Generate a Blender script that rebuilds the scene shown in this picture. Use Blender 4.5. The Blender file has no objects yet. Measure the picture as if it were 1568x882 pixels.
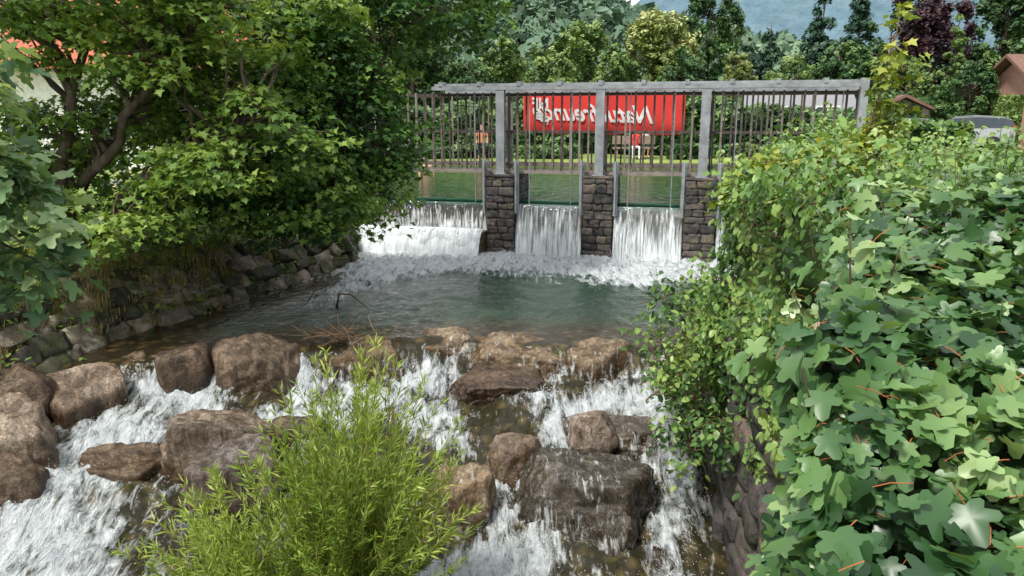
import bpy, bmesh, math, random
import numpy as np
from mathutils import Vector, Matrix
rng=np.random.default_rng(7); random.seed(7)
sc=bpy.context.scene
# ---------------------------------------------------------------- helpers
def hsh(i,j,k,s):
    n=(i*374761393+j*668265263+k*2147483647+s*974634777)&0xffffffff
    n=((n^(n>>13))*1274126177)&0xffffffff
    n=(n^(n>>16))&0xffffffff
    return n/4294967295.0
def vnoise(x,y,z=0.0,s=0):
    x=np.asarray(x,float);y=np.asarray(y,float);z=np.zeros_like(x)+z
    xi=np.floor(x).astype(np.int64);yi=np.floor(y).astype(np.int64);zi=np.floor(z).astype(np.int64)
    u=x-xi;v=y-yi;w=z-zi
    u=u*u*(3-2*u);v=v*v*(3-2*v);w=w*w*(3-2*w)
    r=0
    for a in (0,1):
        for b in (0,1):
            for c in (0,1):
                r=r+hsh(xi+a,yi+b,zi+c,s)*(u if a else 1-u)*(v if b else 1-v)*(w if c else 1-w)
    return r*2-1
def fbm(x,y,z=0.0,s=0,o=4):
    x=np.asarray(x,float);y=np.asarray(y,float);z=np.zeros_like(x)+z
    r=0;a=.5
    for i in range(o):
        r=r+a*vnoise(x,y,z,s+i);x=x*2.03;y=y*2.03;z=z*2.03;a*=.5
    return r
def sst(a,b,x):
    t=np.clip((np.asarray(x,float)-a)/(b-a),0,1);return t*t*(3-2*t)
def link(o,parent=None):
    sc.collection.objects.link(o)
    if parent is not None:o.parent=parent
    return o
def empty(name,loc=(0,0,0),rz=0):
    e=bpy.data.objects.new(name,None);e.location=loc;e.rotation_euler=(0,0,rz);e.empty_display_size=.2
    sc.collection.objects.link(e);return e
def mesh_np(name,V,F,mat,attrs=None,smooth=False,parent=None,matidx=None,mats=None):
    V=np.asarray(V,np.float32);me=bpy.data.meshes.new(name)
    if isinstance(F,np.ndarray):
        k=F.shape[1];m=len(F)
        me.vertices.add(len(V));me.vertices.foreach_set('co',V.ravel())
        me.loops.add(m*k);me.loops.foreach_set('vertex_index',F.ravel().astype(np.int32))
        me.polygons.add(m);me.polygons.foreach_set('loop_start',np.arange(0,m*k,k,dtype=np.int32))
        me.update(calc_edges=True)
    else:
        me.from_pydata([tuple(map(float,v)) for v in V],[],F);me.update()
    if smooth:me.polygons.foreach_set('use_smooth',np.ones(len(me.polygons),bool))
    if attrs:
        for k2,a in attrs.items():
            at=me.attributes.new(k2,'FLOAT','POINT');at.data.foreach_set('value',np.asarray(a,np.float32))
    if mats:
        for q in mats:me.materials.append(q)
        me.polygons.foreach_set('material_index',np.asarray(matidx,np.int32))
    elif mat:me.materials.append(mat)
    o=bpy.data.objects.new(name,me);return link(o,parent)
class Acc:
    def __init__(s):s.V=[];s.F=[];s.n=0;s.A=[]
    def add(s,V,F,a=None):
        V=np.asarray(V,float);s.V.append(V)
        s.F+= [tuple(int(i)+s.n for i in f) for f in F];s.n+=len(V)
        s.A.append(np.full(len(V),random.random() if a is None else a))
    def box(s,x0,x1,y0,y1,z0,z1,a=None):
        V=[(x,y,z) for z in (z0,z1) for y in (y0,y1) for x in (x0,x1)]
        s.add(V,[(0,2,3,1),(4,5,7,6),(0,1,5,4),(2,6,7,3),(0,4,6,2),(1,3,7,5)],a)
    def tube(s,P,R,n=6,a=None,cap=True):
        P=np.asarray(P,float);R=np.zeros(len(P))+R
        T=np.gradient(P,axis=0);V=[]
        for i in range(len(P)):
            t=T[i]/(np.linalg.norm(T[i])+1e-9)
            u=np.cross(t,(0,0,1.) if abs(t[2])<.9 else (1.,0,0));u/=np.linalg.norm(u)+1e-9;w=np.cross(t,u)
            for k in range(n):
                an=2*math.pi*k/n;V.append(P[i]+R[i]*(math.cos(an)*u+math.sin(an)*w))
        F=[(i*n+k,i*n+(k+1)%n,(i+1)*n+(k+1)%n,(i+1)*n+k) for i in range(len(P)-1) for k in range(n)]
        if cap:F+=[tuple(range(n-1,-1,-1)),tuple((len(P)-1)*n+k for k in range(n))]
        s.add(V,F,a)
    def obj(s,name,mat,parent=None,smooth=False,bevel=0):
        o=mesh_np(name,np.concatenate(s.V),s.F,mat,{'rnd':np.concatenate(s.A)},smooth,parent)
        if bevel:
            b=o.modifiers.new('b','BEVEL');b.width=bevel;b.segments=2;b.limit_method='ANGLE'
        return o
# ---------------------------------------------------------------- materials
def newmat(name):
    m=bpy.data.materials.new(name);m.use_nodes=True;nt=m.node_tree;nt.nodes.clear()
    return m,nt.nodes,nt.links
def nd(N,t,**k):
    n=N.new(t)
    for a,b in k.items():
        if a.startswith('i_'):
            n.inputs[a[2:].replace('_',' ')].default_value=b
        else:setattr(n,a,b)
    return n
def ramp(N,st):
    r=N.new('ShaderNodeValToRGB');e=r.color_ramp.elements
    while len(e)<len(st):e.new(.5)
    for i,(p,c) in enumerate(st):
        e[i].position=p;e[i].color=(c[0],c[1],c[2],1) if hasattr(c,'__len__') else (c,c,c,1)
    return r
def madd(N,L,src,mul,add,clamp=False):
    q=nd(N,'ShaderNodeMath',operation='MULTIPLY_ADD',use_clamp=clamp);L.new(src,q.inputs[0])
    for i,v in ((1,mul),(2,add)):
        if isinstance(v,(int,float)):q.inputs[i].default_value=v
        else:L.new(v,q.inputs[i])
    return q.outputs[0]
def mixc(N,L,fac,a,b,bt='MIX'):
    m=nd(N,'ShaderNodeMix',data_type='RGBA',blend_type=bt)
    for i,v in ((0,fac),(6,a),(7,b)):
        if isinstance(v,(int,float)):m.inputs[i].default_value=v
        elif isinstance(v,tuple):m.inputs[i].default_value=(*v,1)
        else:L.new(v,m.inputs[i])
    return m.outputs[2]
def leaf_mat(name,cs,tr=.3,rough=.5,spec=.3,vs=.8):
    m,N,L=newmat(name);out=nd(N,'ShaderNodeOutputMaterial')
    at=nd(N,'ShaderNodeAttribute',attribute_name='rnd')
    tc=nd(N,'ShaderNodeTexCoord');no=nd(N,'ShaderNodeTexNoise',i_Scale=vs,i_Detail=0.0);L.new(tc.outputs['Object'],no.inputs['Vector'])
    f=madd(N,L,no.outputs['Fac'],.9,-.45);a2=nd(N,'ShaderNodeMath',operation='ADD');L.new(at.outputs['Fac'],a2.inputs[0]);L.new(f,a2.inputs[1])
    r=ramp(N,[(i/(len(cs)-1),c) for i,c in enumerate(cs)]);L.new(a2.outputs[0],r.inputs[0])
    p=nd(N,'ShaderNodeBsdfPrincipled',i_Roughness=rough);p.inputs['Specular IOR Level'].default_value=spec
    L.new(r.outputs[0],p.inputs['Base Color'])
    if tr<=0:
        L.new(p.outputs[0],out.inputs[0]);return m
    t=nd(N,'ShaderNodeBsdfTranslucent');L.new(mixc(N,L,1.0,r.outputs[0],(1.5,1.4,.7),'MULTIPLY'),t.inputs['Color'])
    ms=nd(N,'ShaderNodeMixShader');ms.inputs[0].default_value=tr
    L.new(p.outputs[0],ms.inputs[1]);L.new(t.outputs[0],ms.inputs[2]);L.new(ms.outputs[0],out.inputs[0])
    return m
def noise_mat(name,cs,scale=5,rough=.8,bump=.3,bscale=30,rndmix=0.0,metal=0,stretch=(1,1,1),spec=.4,detail=5,lo=.28,hi=.72,bd=.02,moss=0):
    m,N,L=newmat(name);out=nd(N,'ShaderNodeOutputMaterial')
    tc=nd(N,'ShaderNodeTexCoord');mp=nd(N,'ShaderNodeMapping');mp.inputs['Scale'].default_value=stretch;L.new(tc.outputs['Object'],mp.inputs[0])
    no=nd(N,'ShaderNodeTexNoise',i_Scale=scale,i_Detail=float(detail),i_Roughness=.7);L.new(mp.outputs[0],no.inputs['Vector'])
    r=ramp(N,[(lo+(hi-lo)*i/(len(cs)-1),c) for i,c in enumerate(cs)])
    fac=no.outputs['Fac']
    at=nd(N,'ShaderNodeAttribute',attribute_name='rnd')
    if rndmix:
        q=madd(N,L,at.outputs['Fac'],rndmix,-rndmix/2);q2=nd(N,'ShaderNodeMath',operation='ADD');L.new(fac,q2.inputs[0]);L.new(q,q2.inputs[1]);fac=q2.outputs[0]
    L.new(fac,r.inputs[0]);col=r.outputs[0]
    if moss:
        n5=nd(N,'ShaderNodeTexNoise',i_Scale=2.3,i_Detail=6.0,i_Roughness=.7);L.new(tc.outputs['Object'],n5.inputs['Vector'])
        mr=ramp(N,[(.5,0),(.62,moss)]);L.new(n5.outputs['Fac'],mr.inputs[0]);col=mixc(N,L,mr.outputs[0],col,(.05,.07,.016))
    p=nd(N,'ShaderNodeBsdfPrincipled',i_Roughness=rough,i_Metallic=float(metal));p.inputs['Specular IOR Level'].default_value=spec
    L.new(col,p.inputs['Base Color'])
    n2=nd(N,'ShaderNodeTexNoise',i_Scale=bscale,i_Detail=5.0,i_Roughness=.75);L.new(mp.outputs[0],n2.inputs['Vector'])
    b=nd(N,'ShaderNodeBump',i_Strength=bump,i_Distance=bd);L.new(n2.outputs['Fac'],b.inputs['Height']);L.new(b.outputs[0],p.inputs['Normal'])
    L.new(p.outputs[0],out.inputs[0]);return m
def rock_mat(name,c1,c2,c3,dry_rough=.7,film=0.0,bd=.03):
    m,N,L=newmat(name);out=nd(N,'ShaderNodeOutputMaterial');g=nd(N,'ShaderNodeNewGeometry');P=g.outputs['Position']
    def nz(s,d,st=None,r=.65,dis=0.):
        n=nd(N,'ShaderNodeTexNoise',i_Scale=s,i_Detail=d,i_Roughness=r,i_Distortion=dis)
        if st:
            mp=nd(N,'ShaderNodeMapping');mp.inputs['Scale'].default_value=st;L.new(P,mp.inputs[0]);L.new(mp.outputs[0],n.inputs['Vector'])
        else:L.new(P,n.inputs['Vector'])
        return n.outputs['Fac']
    big=nz(2.2,4.,None,.6,.5);at=nd(N,'ShaderNodeAttribute',attribute_name='rnd');wa=nd(N,'ShaderNodeAttribute',attribute_name='wet')
    f=nd(N,'ShaderNodeMath',operation='ADD');L.new(big,f.inputs[0]);L.new(madd(N,L,at.outputs['Fac'],.3,-.15),f.inputs[1])
    r=ramp(N,[(.32,c1),(.5,c2),(.68,c3)]);L.new(f.outputs[0],r.inputs[0]);col=r.outputs[0]
    sp=nz(38.,6.,None,.8);sr=ramp(N,[(.36,(.4,.38,.35)),(.5,(.92,.92,.92)),(.66,(1.7,1.67,1.62))]);L.new(sp,sr.inputs[0]);col=mixc(N,L,1.0,col,sr.outputs[0],'MULTIPLY')
    st=nz(5.,4.,(1.6,1.6,.35),.7,.8);s2=ramp(N,[(.42,(.32,.27,.21)),(.57,(1,1,1))]);L.new(st,s2.inputs[0]);col=mixc(N,L,.85,col,s2.outputs[0],'MULTIPLY')
    w=madd(N,L,nz(6.,4.),1.9,-.9);wt=nd(N,'ShaderNodeMath',operation='ADD',use_clamp=True);L.new(w,wt.inputs[0]);L.new(wa.outputs['Fac'],wt.inputs[1])
    col=mixc(N,L,wt.outputs[0],col,mixc(N,L,1.0,col,(.36,.30,.21),'MULTIPLY'))
    p=nd(N,'ShaderNodeBsdfPrincipled');rr=nd(N,'ShaderNodeMapRange');rr.inputs[3].default_value=dry_rough;rr.inputs[4].default_value=.14;L.new(wt.outputs[0],rr.inputs[0]);L.new(rr.outputs[0],p.inputs['Roughness']);L.new(col,p.inputs['Base Color'])
    h1=madd(N,L,nz(9.,6.,None,.68),1.0,madd(N,L,sp,.3,0.))
    b=nd(N,'ShaderNodeBump',i_Strength=1.0,i_Distance=bd);L.new(h1,b.inputs['Height']);L.new(b.outputs[0],p.inputs['Normal'])
    if film:
        fn=nz(16.,6.,(1.,.25,.25),.75,.5);fr=ramp(N,[(.60,0),(.74,film)]);L.new(madd(N,L,wa.outputs['Fac'],.08,fn),fr.inputs[0])
        pf=nd(N,'ShaderNodeBsdfPrincipled',i_Roughness=.4);pf.inputs['Base Color'].default_value=(.66,.69,.69,1);L.new(b.outputs[0],pf.inputs['Normal'])
        ms=nd(N,'ShaderNodeMixShader');L.new(fr.outputs[0],ms.inputs[0]);L.new(p.outputs[0],ms.inputs[1]);L.new(pf.outputs[0],ms.inputs[2]);L.new(ms.outputs[0],out.inputs[0])
    else:L.new(p.outputs[0],out.inputs[0])
    return m
def plain(name,c,rough=.5,metal=0,spec=.5):
    return noise_mat(name,[tuple(v*.82 for v in c),tuple(min(1,v*1.12) for v in c)],scale=6,rough=rough,bump=.08,metal=metal,spec=spec,detail=2)
m_maple=leaf_mat('maple_leaf',[(.035,.078,.018),(.09,.17,.032),(.185,.295,.06),(.33,.43,.11)],tr=.33)
m_mapled=leaf_mat('maple_leaf_dense',[(.018,.05,.016),(.05,.125,.03),(.12,.235,.048),(.26,.375,.085)],tr=.3)
m_syc=leaf_mat('pale_maple_leaf',[(.05,.11,.05),(.13,.23,.10),(.25,.36,.17),(.38,.48,.24)],tr=.33)
m_hedge=leaf_mat('hedge_leaf',[(.022,.06,.018),(.065,.145,.036),(.15,.265,.06),(.28,.385,.10)],tr=.26,rough=.42,spec=.45)
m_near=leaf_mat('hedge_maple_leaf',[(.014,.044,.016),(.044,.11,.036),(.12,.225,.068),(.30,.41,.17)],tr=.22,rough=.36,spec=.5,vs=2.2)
m_hop=leaf_mat('hop_leaf',[(.09,.13,.01),(.18,.24,.03),(.28,.34,.05),(.40,.39,.09)],tr=.3)
m_willow=leaf_mat('willow_leaf',[(.08,.14,.018),(.20,.30,.045),(.36,.455,.09),(.5,.57,.19)],tr=.36)
m_grass=leaf_mat('grass_blade',[(.05,.09,.015),(.15,.21,.03),(.3,.31,.08),(.4,.35,.14)],tr=.25)
m_dry=leaf_mat('dry_grass',[(.14,.12,.05),(.3,.24,.11),(.44,.36,.18)],tr=.2)
m_fd=leaf_mat('tree_leaf_green',[(.03,.075,.026),(.07,.145,.042),(.15,.24,.065)],tr=0,vs=.3)
m_fl=leaf_mat('tree_leaf_light',[(.08,.145,.04),(.17,.26,.07),(.31,.39,.125)],tr=0,vs=.3)
m_fy=leaf_mat('tree_leaf_yellow',[(.12,.165,.04),(.25,.295,.085),(.40,.415,.16)],tr=0,vs=.3)
m_fc=leaf_mat('conifer_needles',[(.022,.058,.038),(.045,.10,.062),(.09,.16,.085)],tr=0,vs=.3)
m_fp=leaf_mat('copper_leaf',[(.02,.012,.018),(.05,.025,.035),(.10,.045,.05)],tr=0,vs=.3)
m_hill=leaf_mat('hazed_forest_canopy',[(.085,.145,.105),(.15,.225,.14),(.25,.33,.19)],tr=0,vs=.02,rough=.9,spec=.1)  # muted greens: distance haze mixed into the canopy colour
m_bark=noise_mat('bark',[(.03,.022,.015),(.10,.075,.05),(.16,.13,.10)],scale=8,bump=.6,bscale=25,stretch=(1,1,.3),detail=3)
m_twig=noise_mat('twig',[(.08,.05,.03),(.2,.13,.07)],scale=8,bump=.2,detail=2)
m_red=noise_mat('red_petiole',[(.28,.07,.03),(.45,.14,.05)],scale=8,bump=.1,detail=1)
m_rock=rock_mat('river_rock',(.11,.075,.045),(.22,.155,.105),(.36,.29,.225))
m_rockf=rock_mat('sill_rock',(.13,.085,.04),(.23,.16,.09),(.34,.265,.18),film=.85)
m_rockg=rock_mat('pale_river_rock',(.24,.18,.14),(.37,.30,.25),(.50,.44,.39),.8)
m_rockd=rock_mat('dark_wet_rock',(.09,.078,.06),(.155,.135,.11),(.23,.20,.165),.4,film=.6,bd=.022)
m_stone=noise_mat('wall_stone',[(.035,.032,.025),(.10,.09,.065),(.19,.165,.13),(.36,.30,.23)],scale=5,rough=.75,bump=1,bscale=16,rndmix=.5,bd=.04,moss=.8)
m_pier=noise_mat('pier_stone',[(.02,.019,.022),(.065,.055,.056),(.13,.105,.095),(.26,.18,.10)],scale=5,rough=.55,bump=1,bscale=16,rndmix=.3,bd=.04,lo=.3,hi=.8,moss=.5)
m_mort=noise_mat('mortar',[(.02,.02,.018),(.07,.06,.05)],scale=8,bump=.5)
m_steel=noise_mat('galvanised_steel',[(.15,.155,.17),(.27,.285,.30),(.39,.41,.43)],scale=3,rough=.45,bump=.1,metal=.2)
m_bars=noise_mat('weathered_bars',[(.055,.045,.04),(.13,.105,.09),(.24,.21,.18)],scale=7,rough=.7,bump=.3,rndmix=.5)
m_green=noise_mat('green_gate_paint',[(.008,.05,.03),(.02,.10,.06)],scale=6,rough=.3,bump=.15)
m_board=noise_mat('wet_gate_boards',[(.03,.022,.015),(.10,.06,.03)],scale=5,rough=.2,bump=.3,stretch=(.4,1,4),moss=.6)
m_redb=noise_mat('banner_fabric',[(.60,.035,.03),(.74,.055,.04)],scale=2,rough=.6,bump=.12,bscale=5)
m_white=plain('white_paint',(.72,.72,.7),.6)
m_wood=noise_mat('old_wood',[(.16,.12,.08),(.32,.26,.19)],scale=6,rough=.8,bump=.3,stretch=(.3,1,1))
# ---------------------------------------------------------------- world/camera/sun
cam=bpy.data.cameras.new('camera');co=bpy.data.objects.new('camera',cam);link(co)
cam.sensor_width=36;cam.lens=1140/1568*36;cam.clip_start=.05;cam.clip_end=12000
co.location=(0,0,2.9);co.rotation_euler=(math.radians(77.1),0,0);sc.camera=co
sd=Vector((-.40,-.42,.90)).normalized()
su=bpy.data.lights.new('sun','SUN');su.energy=4.7;su.angle=math.radians(9);su.color=(1,.96,.89)
so=bpy.data.objects.new('sun',su);link(so);so.rotation_euler=(-sd).to_track_quat('-Z','Y').to_euler()
w=bpy.data.worlds.new('World');sc.world=w;w.use_nodes=True;N=w.node_tree.nodes;L=w.node_tree.links;N.clear()
sky=nd(N,'ShaderNodeTexSky',sky_type='NISHITA',sun_disc=False);sky.sun_elevation=math.asin(sd.z);sky.sun_rotation=math.atan2(sd.x,sd.y)
tc=nd(N,'ShaderNodeTexCoord');mp=nd(N,'ShaderNodeMapping');mp.inputs['Scale'].default_value=(1,1,2.5);L.new(tc.outputs['Generated'],mp.inputs[0])
no=nd(N,'ShaderNodeTexNoise',i_Scale=2.2,i_Detail=8.0,i_Roughness=.6);L.new(mp.outputs[0],no.inputs['Vector'])
cr=ramp(N,[(.30,0),(.48,1)]);L.new(no.outputs['Fac'],cr.inputs[0])
bg=nd(N,'ShaderNodeBackground',i_Strength=.15);wo=nd(N,'ShaderNodeOutputWorld');L.new(mixc(N,L,cr.outputs[0],sky.outputs[0],(8.8,9.0,9.3)),bg.inputs[0]);L.new(bg.outputs[0],wo.inputs[0])
sc.view_settings.view_transform='Standard'
try:sc.view_settings.look='None'
except:pass
# ---------------------------------------------------------------- terrain
WO=np.array([1.78,15.5]);ang=math.radians(-13.8);ex=np.array([math.cos(ang),math.sin(ang)]);ey=np.array([-math.sin(ang),math.cos(ang)])
def W(lx,ly,z=0):
    p=WO+ex*lx+ey*ly;return (p[0],p[1],z)
def xl(y):return np.interp(y,[-5,4,6,7.6,9.4,11.75,14.8,16.5,17.5,22,28,31],[-6,-5.7,-5.35,-5.3,-5.2,-4.15,-3.1,-3.4,-4.5,-7,-10,-12])
def xr(y):return np.interp(y,[-5,4,6.5,8,10,12,14.5,17,22,28,31],[1.9,2.0,2.15,2.5,3.5,4.6,6.2,8,9.5,11,12])
def gz(x,y):
    ly=(x-WO[0])*ey[0]+(y-WO[1])*ey[1]
    bed=np.where(ly>.7,.3,-1.9)
    toe=np.where(ly>.7,1.0,np.interp(y,[5,8,9.5,11],[-1.5,-.7,-.25,-.2]))
    dl=x-xl(y);dr=xr(y)-x
    top=1.25+.12*fbm(x*.3,y*.3,0,3)
    left=np.where(dl>0,toe-(sst(0,1.2,dl))*(toe-bed),toe+(.75-toe)*sst(0,1.0,-dl)+(top-.75)*sst(.9,3.2,-dl))
    left=np.where(ly>.7,np.where(dl>0,bed,top*sst(-.02,.4,-dl)+.9*(1-sst(-.02,.4,-dl))),left)
    right=np.where(dr>0,bed,top)
    z=np.where(dl<dr,left,right)
    far=sst(30,31,y)+sst(-3,-4,y)
    z=z*(1-far)+top*far
    near=sst(0,.6,-dl)*(ly<.7)*(np.abs(dl)<4)
    return z+near*.08*fbm(x*3,y*3,0,8)
def gridmesh(name,X,Y,zf,mat,**k):
    xx,yy=np.meshgrid(X,Y);nx=len(X);ny=len(Y)
    zz=zf(xx.ravel(),yy.ravel())
    i=np.arange(nx*ny).reshape(ny,nx)
    F=np.stack([i[:-1,:-1],i[:-1,1:],i[1:,1:],i[1:,:-1]],-1).reshape(-1,4)
    return mesh_np(name,np.stack([xx.ravel(),yy.ravel(),zz],-1),F,mat,smooth=True,**k)
geo=np.geomspace(1,3000,45)
X=np.concatenate([-14-geo[::-1],np.linspace(-14,14,281),14+geo]);Y=np.concatenate([-6-geo[::-1],np.linspace(-6,34,321),34+geo*1.6])
m,N,L=newmat('ground');out=nd(N,'ShaderNodeOutputMaterial');p=nd(N,'ShaderNodeBsdfPrincipled',i_Roughness=.9);g=nd(N,'ShaderNodeNewGeometry')
n1=nd(N,'ShaderNodeTexNoise',i_Scale=1.3,i_Detail=6.0);n2=nd(N,'ShaderNodeTexNoise',i_Scale=14.0,i_Detail=5.0)
L.new(g.outputs['Position'],n1.inputs['Vector']);L.new(g.outputs['Position'],n2.inputs['Vector'])
dirt=ramp(N,[(.3,(.07,.055,.035)),(.5,(.20,.155,.10)),(.7,(.11,.14,.045))]);L.new(n2.outputs['Fac'],dirt.inputs[0])
gr=ramp(N,[(.3,(.10,.16,.03)),(.6,(.2,.26,.05)),(.75,(.3,.29,.10))]);L.new(n1.outputs['Fac'],gr.inputs[0])
sx=nd(N,'ShaderNodeSeparateXYZ');L.new(g.outputs['Position'],sx.inputs[0])
mr=nd(N,'ShaderNodeMapRange');mr.inputs[1].default_value=.85;mr.inputs[2].default_value=1.1;L.new(sx.outputs[2],mr.inputs[0])
L.new(mixc(N,L,mr.outputs[0],dirt.outputs[0],gr.outputs[0]),p.inputs['Base Color']);bp=nd(N,'ShaderNodeBump',i_Strength=.6,i_Distance=.05);L.new(n2.outputs['Fac'],bp.inputs['Height']);L.new(bp.outputs[0],p.inputs['Normal']);L.new(p.outputs[0],out.inputs[0])
gridmesh('ground',X,Y,gz,m)
# ---------------------------------------------------------------- stream water
def ysill(x):return np.interp(x,[-5.5,-4.2,-3.2,-2.1,-.9,.5,2,3],[8.4,8.8,9.0,9.25,9.65,9.35,9.35,9.3])
FC=[(-4.0,8.35,.55,.45,1.2),(-4.35,7.7,.6,.5,1.25),(-4.6,7.0,.7,.55,1.2),(-4.4,6.2,1.0,.7,1.2),(-3.9,5.4,1.2,.8,1.15),(-3.6,8.2,.25,.38,1.0),
 (-2.55,8.7,.22,.4,1.15),(-1.2,9.0,.6,.34,1.2),(-1.7,8.5,.7,.3,1.25),(-2.4,8.15,.7,.3,1.25),(-3.0,7.9,.32,.25,1.0),(-1.0,8.3,.5,.38,1.1),(-.75,7.9,.35,.33,.8),
 (.9,8.4,.6,.34,1.25),(1.5,8.5,.7,.42,1.3),(1.75,8.0,.5,.42,1.15),(.5,7.95,.22,.6,1.1),(.35,8.6,.4,.3,1.0),(1.75,7.3,.33,.5,1.0),(-.12,6.95,.19,.55,1.15),(.15,7.25,.17,.35,1.1),(-.1,6.3,.6,.36,1.3),(-.5,5.9,1.05,.5,1.3),(.2,5.6,.8,.46,1.15),(.25,6.35,.2,.45,1.15),
 (1.45,6.6,.22,.6,.9),(1.5,5.9,.33,.4,.85),(.9,5.7,.45,.33,.75),(1.7,6.9,.32,.5,.9),(-2.2,7.6,.28,.3,.75),(-3.5,7.3,.28,.5,.65),(-2.0,6.4,.5,.6,.9),(-1.2,7.0,.38,.4,.65)]
def wl(x,y):
    d=ysill(x)-y
    return np.interp(d,[-.15,.0,.3,.9,1.9,2.5,3.4,6,12],[0,-.03,-.36,-.5,-.74,-1.0,-1.22,-1.45,-1.7])
def foamf(x,y):
    ly=(x-WO[0])*ey[0]+(y-WO[1])*ey[1];lx=(x-WO[0])*ex[0]+(y-WO[1])*ex[1]
    reach=1.9+.9*fbm(x*.9,y*.9,0,5)+1.2*sst(-2.0,-4.5,lx)+.3*sst(2,4,lx)
    f=1.25*sst(reach+1.4,reach-.7,-ly)
    f+=.75*np.exp(-((x-np.interp(y,[10.6,12,13.5],[-3.3,-3.0,-2.4]))/.5)**2)*sst(10.2,12.4,y)*(y<14)
    g=np.zeros_like(f)
    for a,b,sx_,sy_,k in FC:
        g=np.maximum(g,k*np.exp(-(((x-a)/sx_)**2+((y-b)/sy_)**2)))
    d=ysill(x)-y
    g+=.85*np.exp(-((d-.24)/.18)**2)*(vnoise(x*5,y*1.,0,31)*.5+.5)
    g=g*(d>-.05)+.14*(d>.3)
    return np.clip(f*(y>9.8)+g,0,1.25)
def wz(x,y):
    z=wl(x,y);f=foamf(x,y);d=ysill(x)-y
    rp=sst(-.1,.4,d)
    z=z+.03*fbm(x*2.6,y*3.4,0,11)*(1-rp)+rp*(.13*fbm(x*2.6,y*1.5,0,12)+.06*fbm(x*8,y*3,0,13))
    z=z+sst(.3,1,f)*(.10*fbm(x*5,y*4.0,0,14)+.055*fbm(x*16,y*10,0,15)+.03)
    return z
X=np.arange(-6,7.2,.03);Y=np.concatenate([np.arange(2.5,9.9,.026),np.arange(9.9,17,.045)])
m,N,L=newmat('stream_water');out=nd(N,'ShaderNodeOutputMaterial');g=nd(N,'ShaderNodeNewGeometry')
fa=nd(N,'ShaderNodeAttribute',attribute_name='foam');sa=nd(N,'ShaderNodeAttribute',attribute_name='shallow')
mp=nd(N,'ShaderNodeMapping');mp.inputs['Scale'].default_value=(1.1,.3,.55);L.new(g.outputs['Position'],mp.inputs[0])
n1=nd(N,'ShaderNodeTexNoise',i_Scale=8.0,i_Detail=6.0,i_Roughness=.68,i_Distortion=.8);L.new(mp.outputs[0],n1.inputs['Vector'])
n2=nd(N,'ShaderNodeTexNoise',i_Scale=4.2,i_Detail=5.0,i_Roughness=.6,i_Distortion=.4);L.new(g.outputs['Position'],n2.inputs['Vector'])
n4=nd(N,'ShaderNodeTexNoise',i_Scale=28.0,i_Detail=4.0,i_Roughness=.75);L.new(mp.outputs[0],n4.inputs['Vector'])
b_=madd(N,L,n1.outputs['Fac'],2.9,-1.76);b=nd(N,'ShaderNodeMath',operation='ADD');L.new(b_,b.inputs[0]);L.new(fa.outputs['Fac'],b.inputs[1])
cc=madd(N,L,n4.outputs['Fac'],.9,b.outputs[0])
r=ramp(N,[(.40,0),(.60,.35),(.98,.95)]);L.new(madd(N,L,cc,1.0,-.27),r.inputs[0])
wc=ramp(N,[(0,(.012,.036,.022)),(.3,(.022,.043,.022)),(.6,(.035,.036,.018)),(1,(.048,.035,.018))])
L.new(madd(N,L,n2.outputs['Fac'],.8,madd(N,L,sa.outputs['Fac'],1.0,-.4)),wc.inputs[0])
vo=nd(N,'ShaderNodeTexVoronoi',i_Scale=6.5);L.new(mixc(N,L,.12,g.outputs['Position'],n2.outputs['Color']),vo.inputs['Vector'])
vr=ramp(N,[(.1,(2.3,2.1,1.6)),(.5,(.5,.5,.5))]);L.new(vo.outputs['Distance'],vr.inputs[0])
pw=nd(N,'ShaderNodeBsdfPrincipled',i_Roughness=.04,i_IOR=1.33);L.new(mixc(N,L,sa.outputs['Fac'],wc.outputs[0],mixc(N,L,1.0,wc.outputs[0],vr.outputs[0],'MULTIPLY')),pw.inputs['Base Color'])
pf=nd(N,'ShaderNodeBsdfPrincipled',i_Roughness=.55);fcx=ramp(N,[(.34,(.28,.34,.35)),(.5,(.60,.65,.67)),(.64,(.84,.86,.87))]);L.new(madd(N,L,n4.outputs['Fac'],.5,madd(N,L,n1.outputs['Fac'],.5,0.)),fcx.inputs[0]);L.new(fcx.outputs[0],pf.inputs['Base Color'])
b1=nd(N,'ShaderNodeBump',i_Strength=.75,i_Distance=.06);L.new(n2.outputs['Fac'],b1.inputs['Height'])
b1b=nd(N,'ShaderNodeBump',i_Strength=.5,i_Distance=.02);L.new(n1.outputs['Fac'],b1b.inputs['Height']);L.new(b1.outputs[0],b1b.inputs['Normal']);L.new(b1b.outputs[0],pw.inputs['Normal'])
b2=nd(N,'ShaderNodeBump',i_Strength=.9,i_Distance=.06);L.new(cc,b2.inputs['Height']);L.new(b2.outputs[0],pf.inputs['Normal'])
ms=nd(N,'ShaderNodeMixShader');L.new(r.outputs[0],ms.inputs[0]);L.new(pw.outputs[0],ms.inputs[1]);L.new(pf.outputs[0],ms.inputs[2]);L.new(ms.outputs[0],out.inputs[0])
xx,yy=np.meshgrid(X,Y);xf=xx.ravel();yf=yy.ravel()
dd=ysill(xf)-yf
shal=np.clip(sst(-1.9,-.1,dd)*.9+sst(1.2,.2,xf-xl(yf))*.8,0,1)*(dd<0)+(dd>=0)*.8
lyv=(xf-WO[0])*ey[0]+(yf-WO[1])*ey[1]
ws=gridmesh('stream_water',X,Y,wz,m,attrs={'foam':foamf(xf,yf),'shallow':shal})
bm=bmesh.new();bm.from_mesh(ws.data);bm.verts.ensure_lookup_table()
dv=[v for v,q in zip(bm.verts,lyv) if q>.9];bmesh.ops.delete(bm,geom=dv,context='VERTS');bm.to_mesh(ws.data);bm.free()
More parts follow.
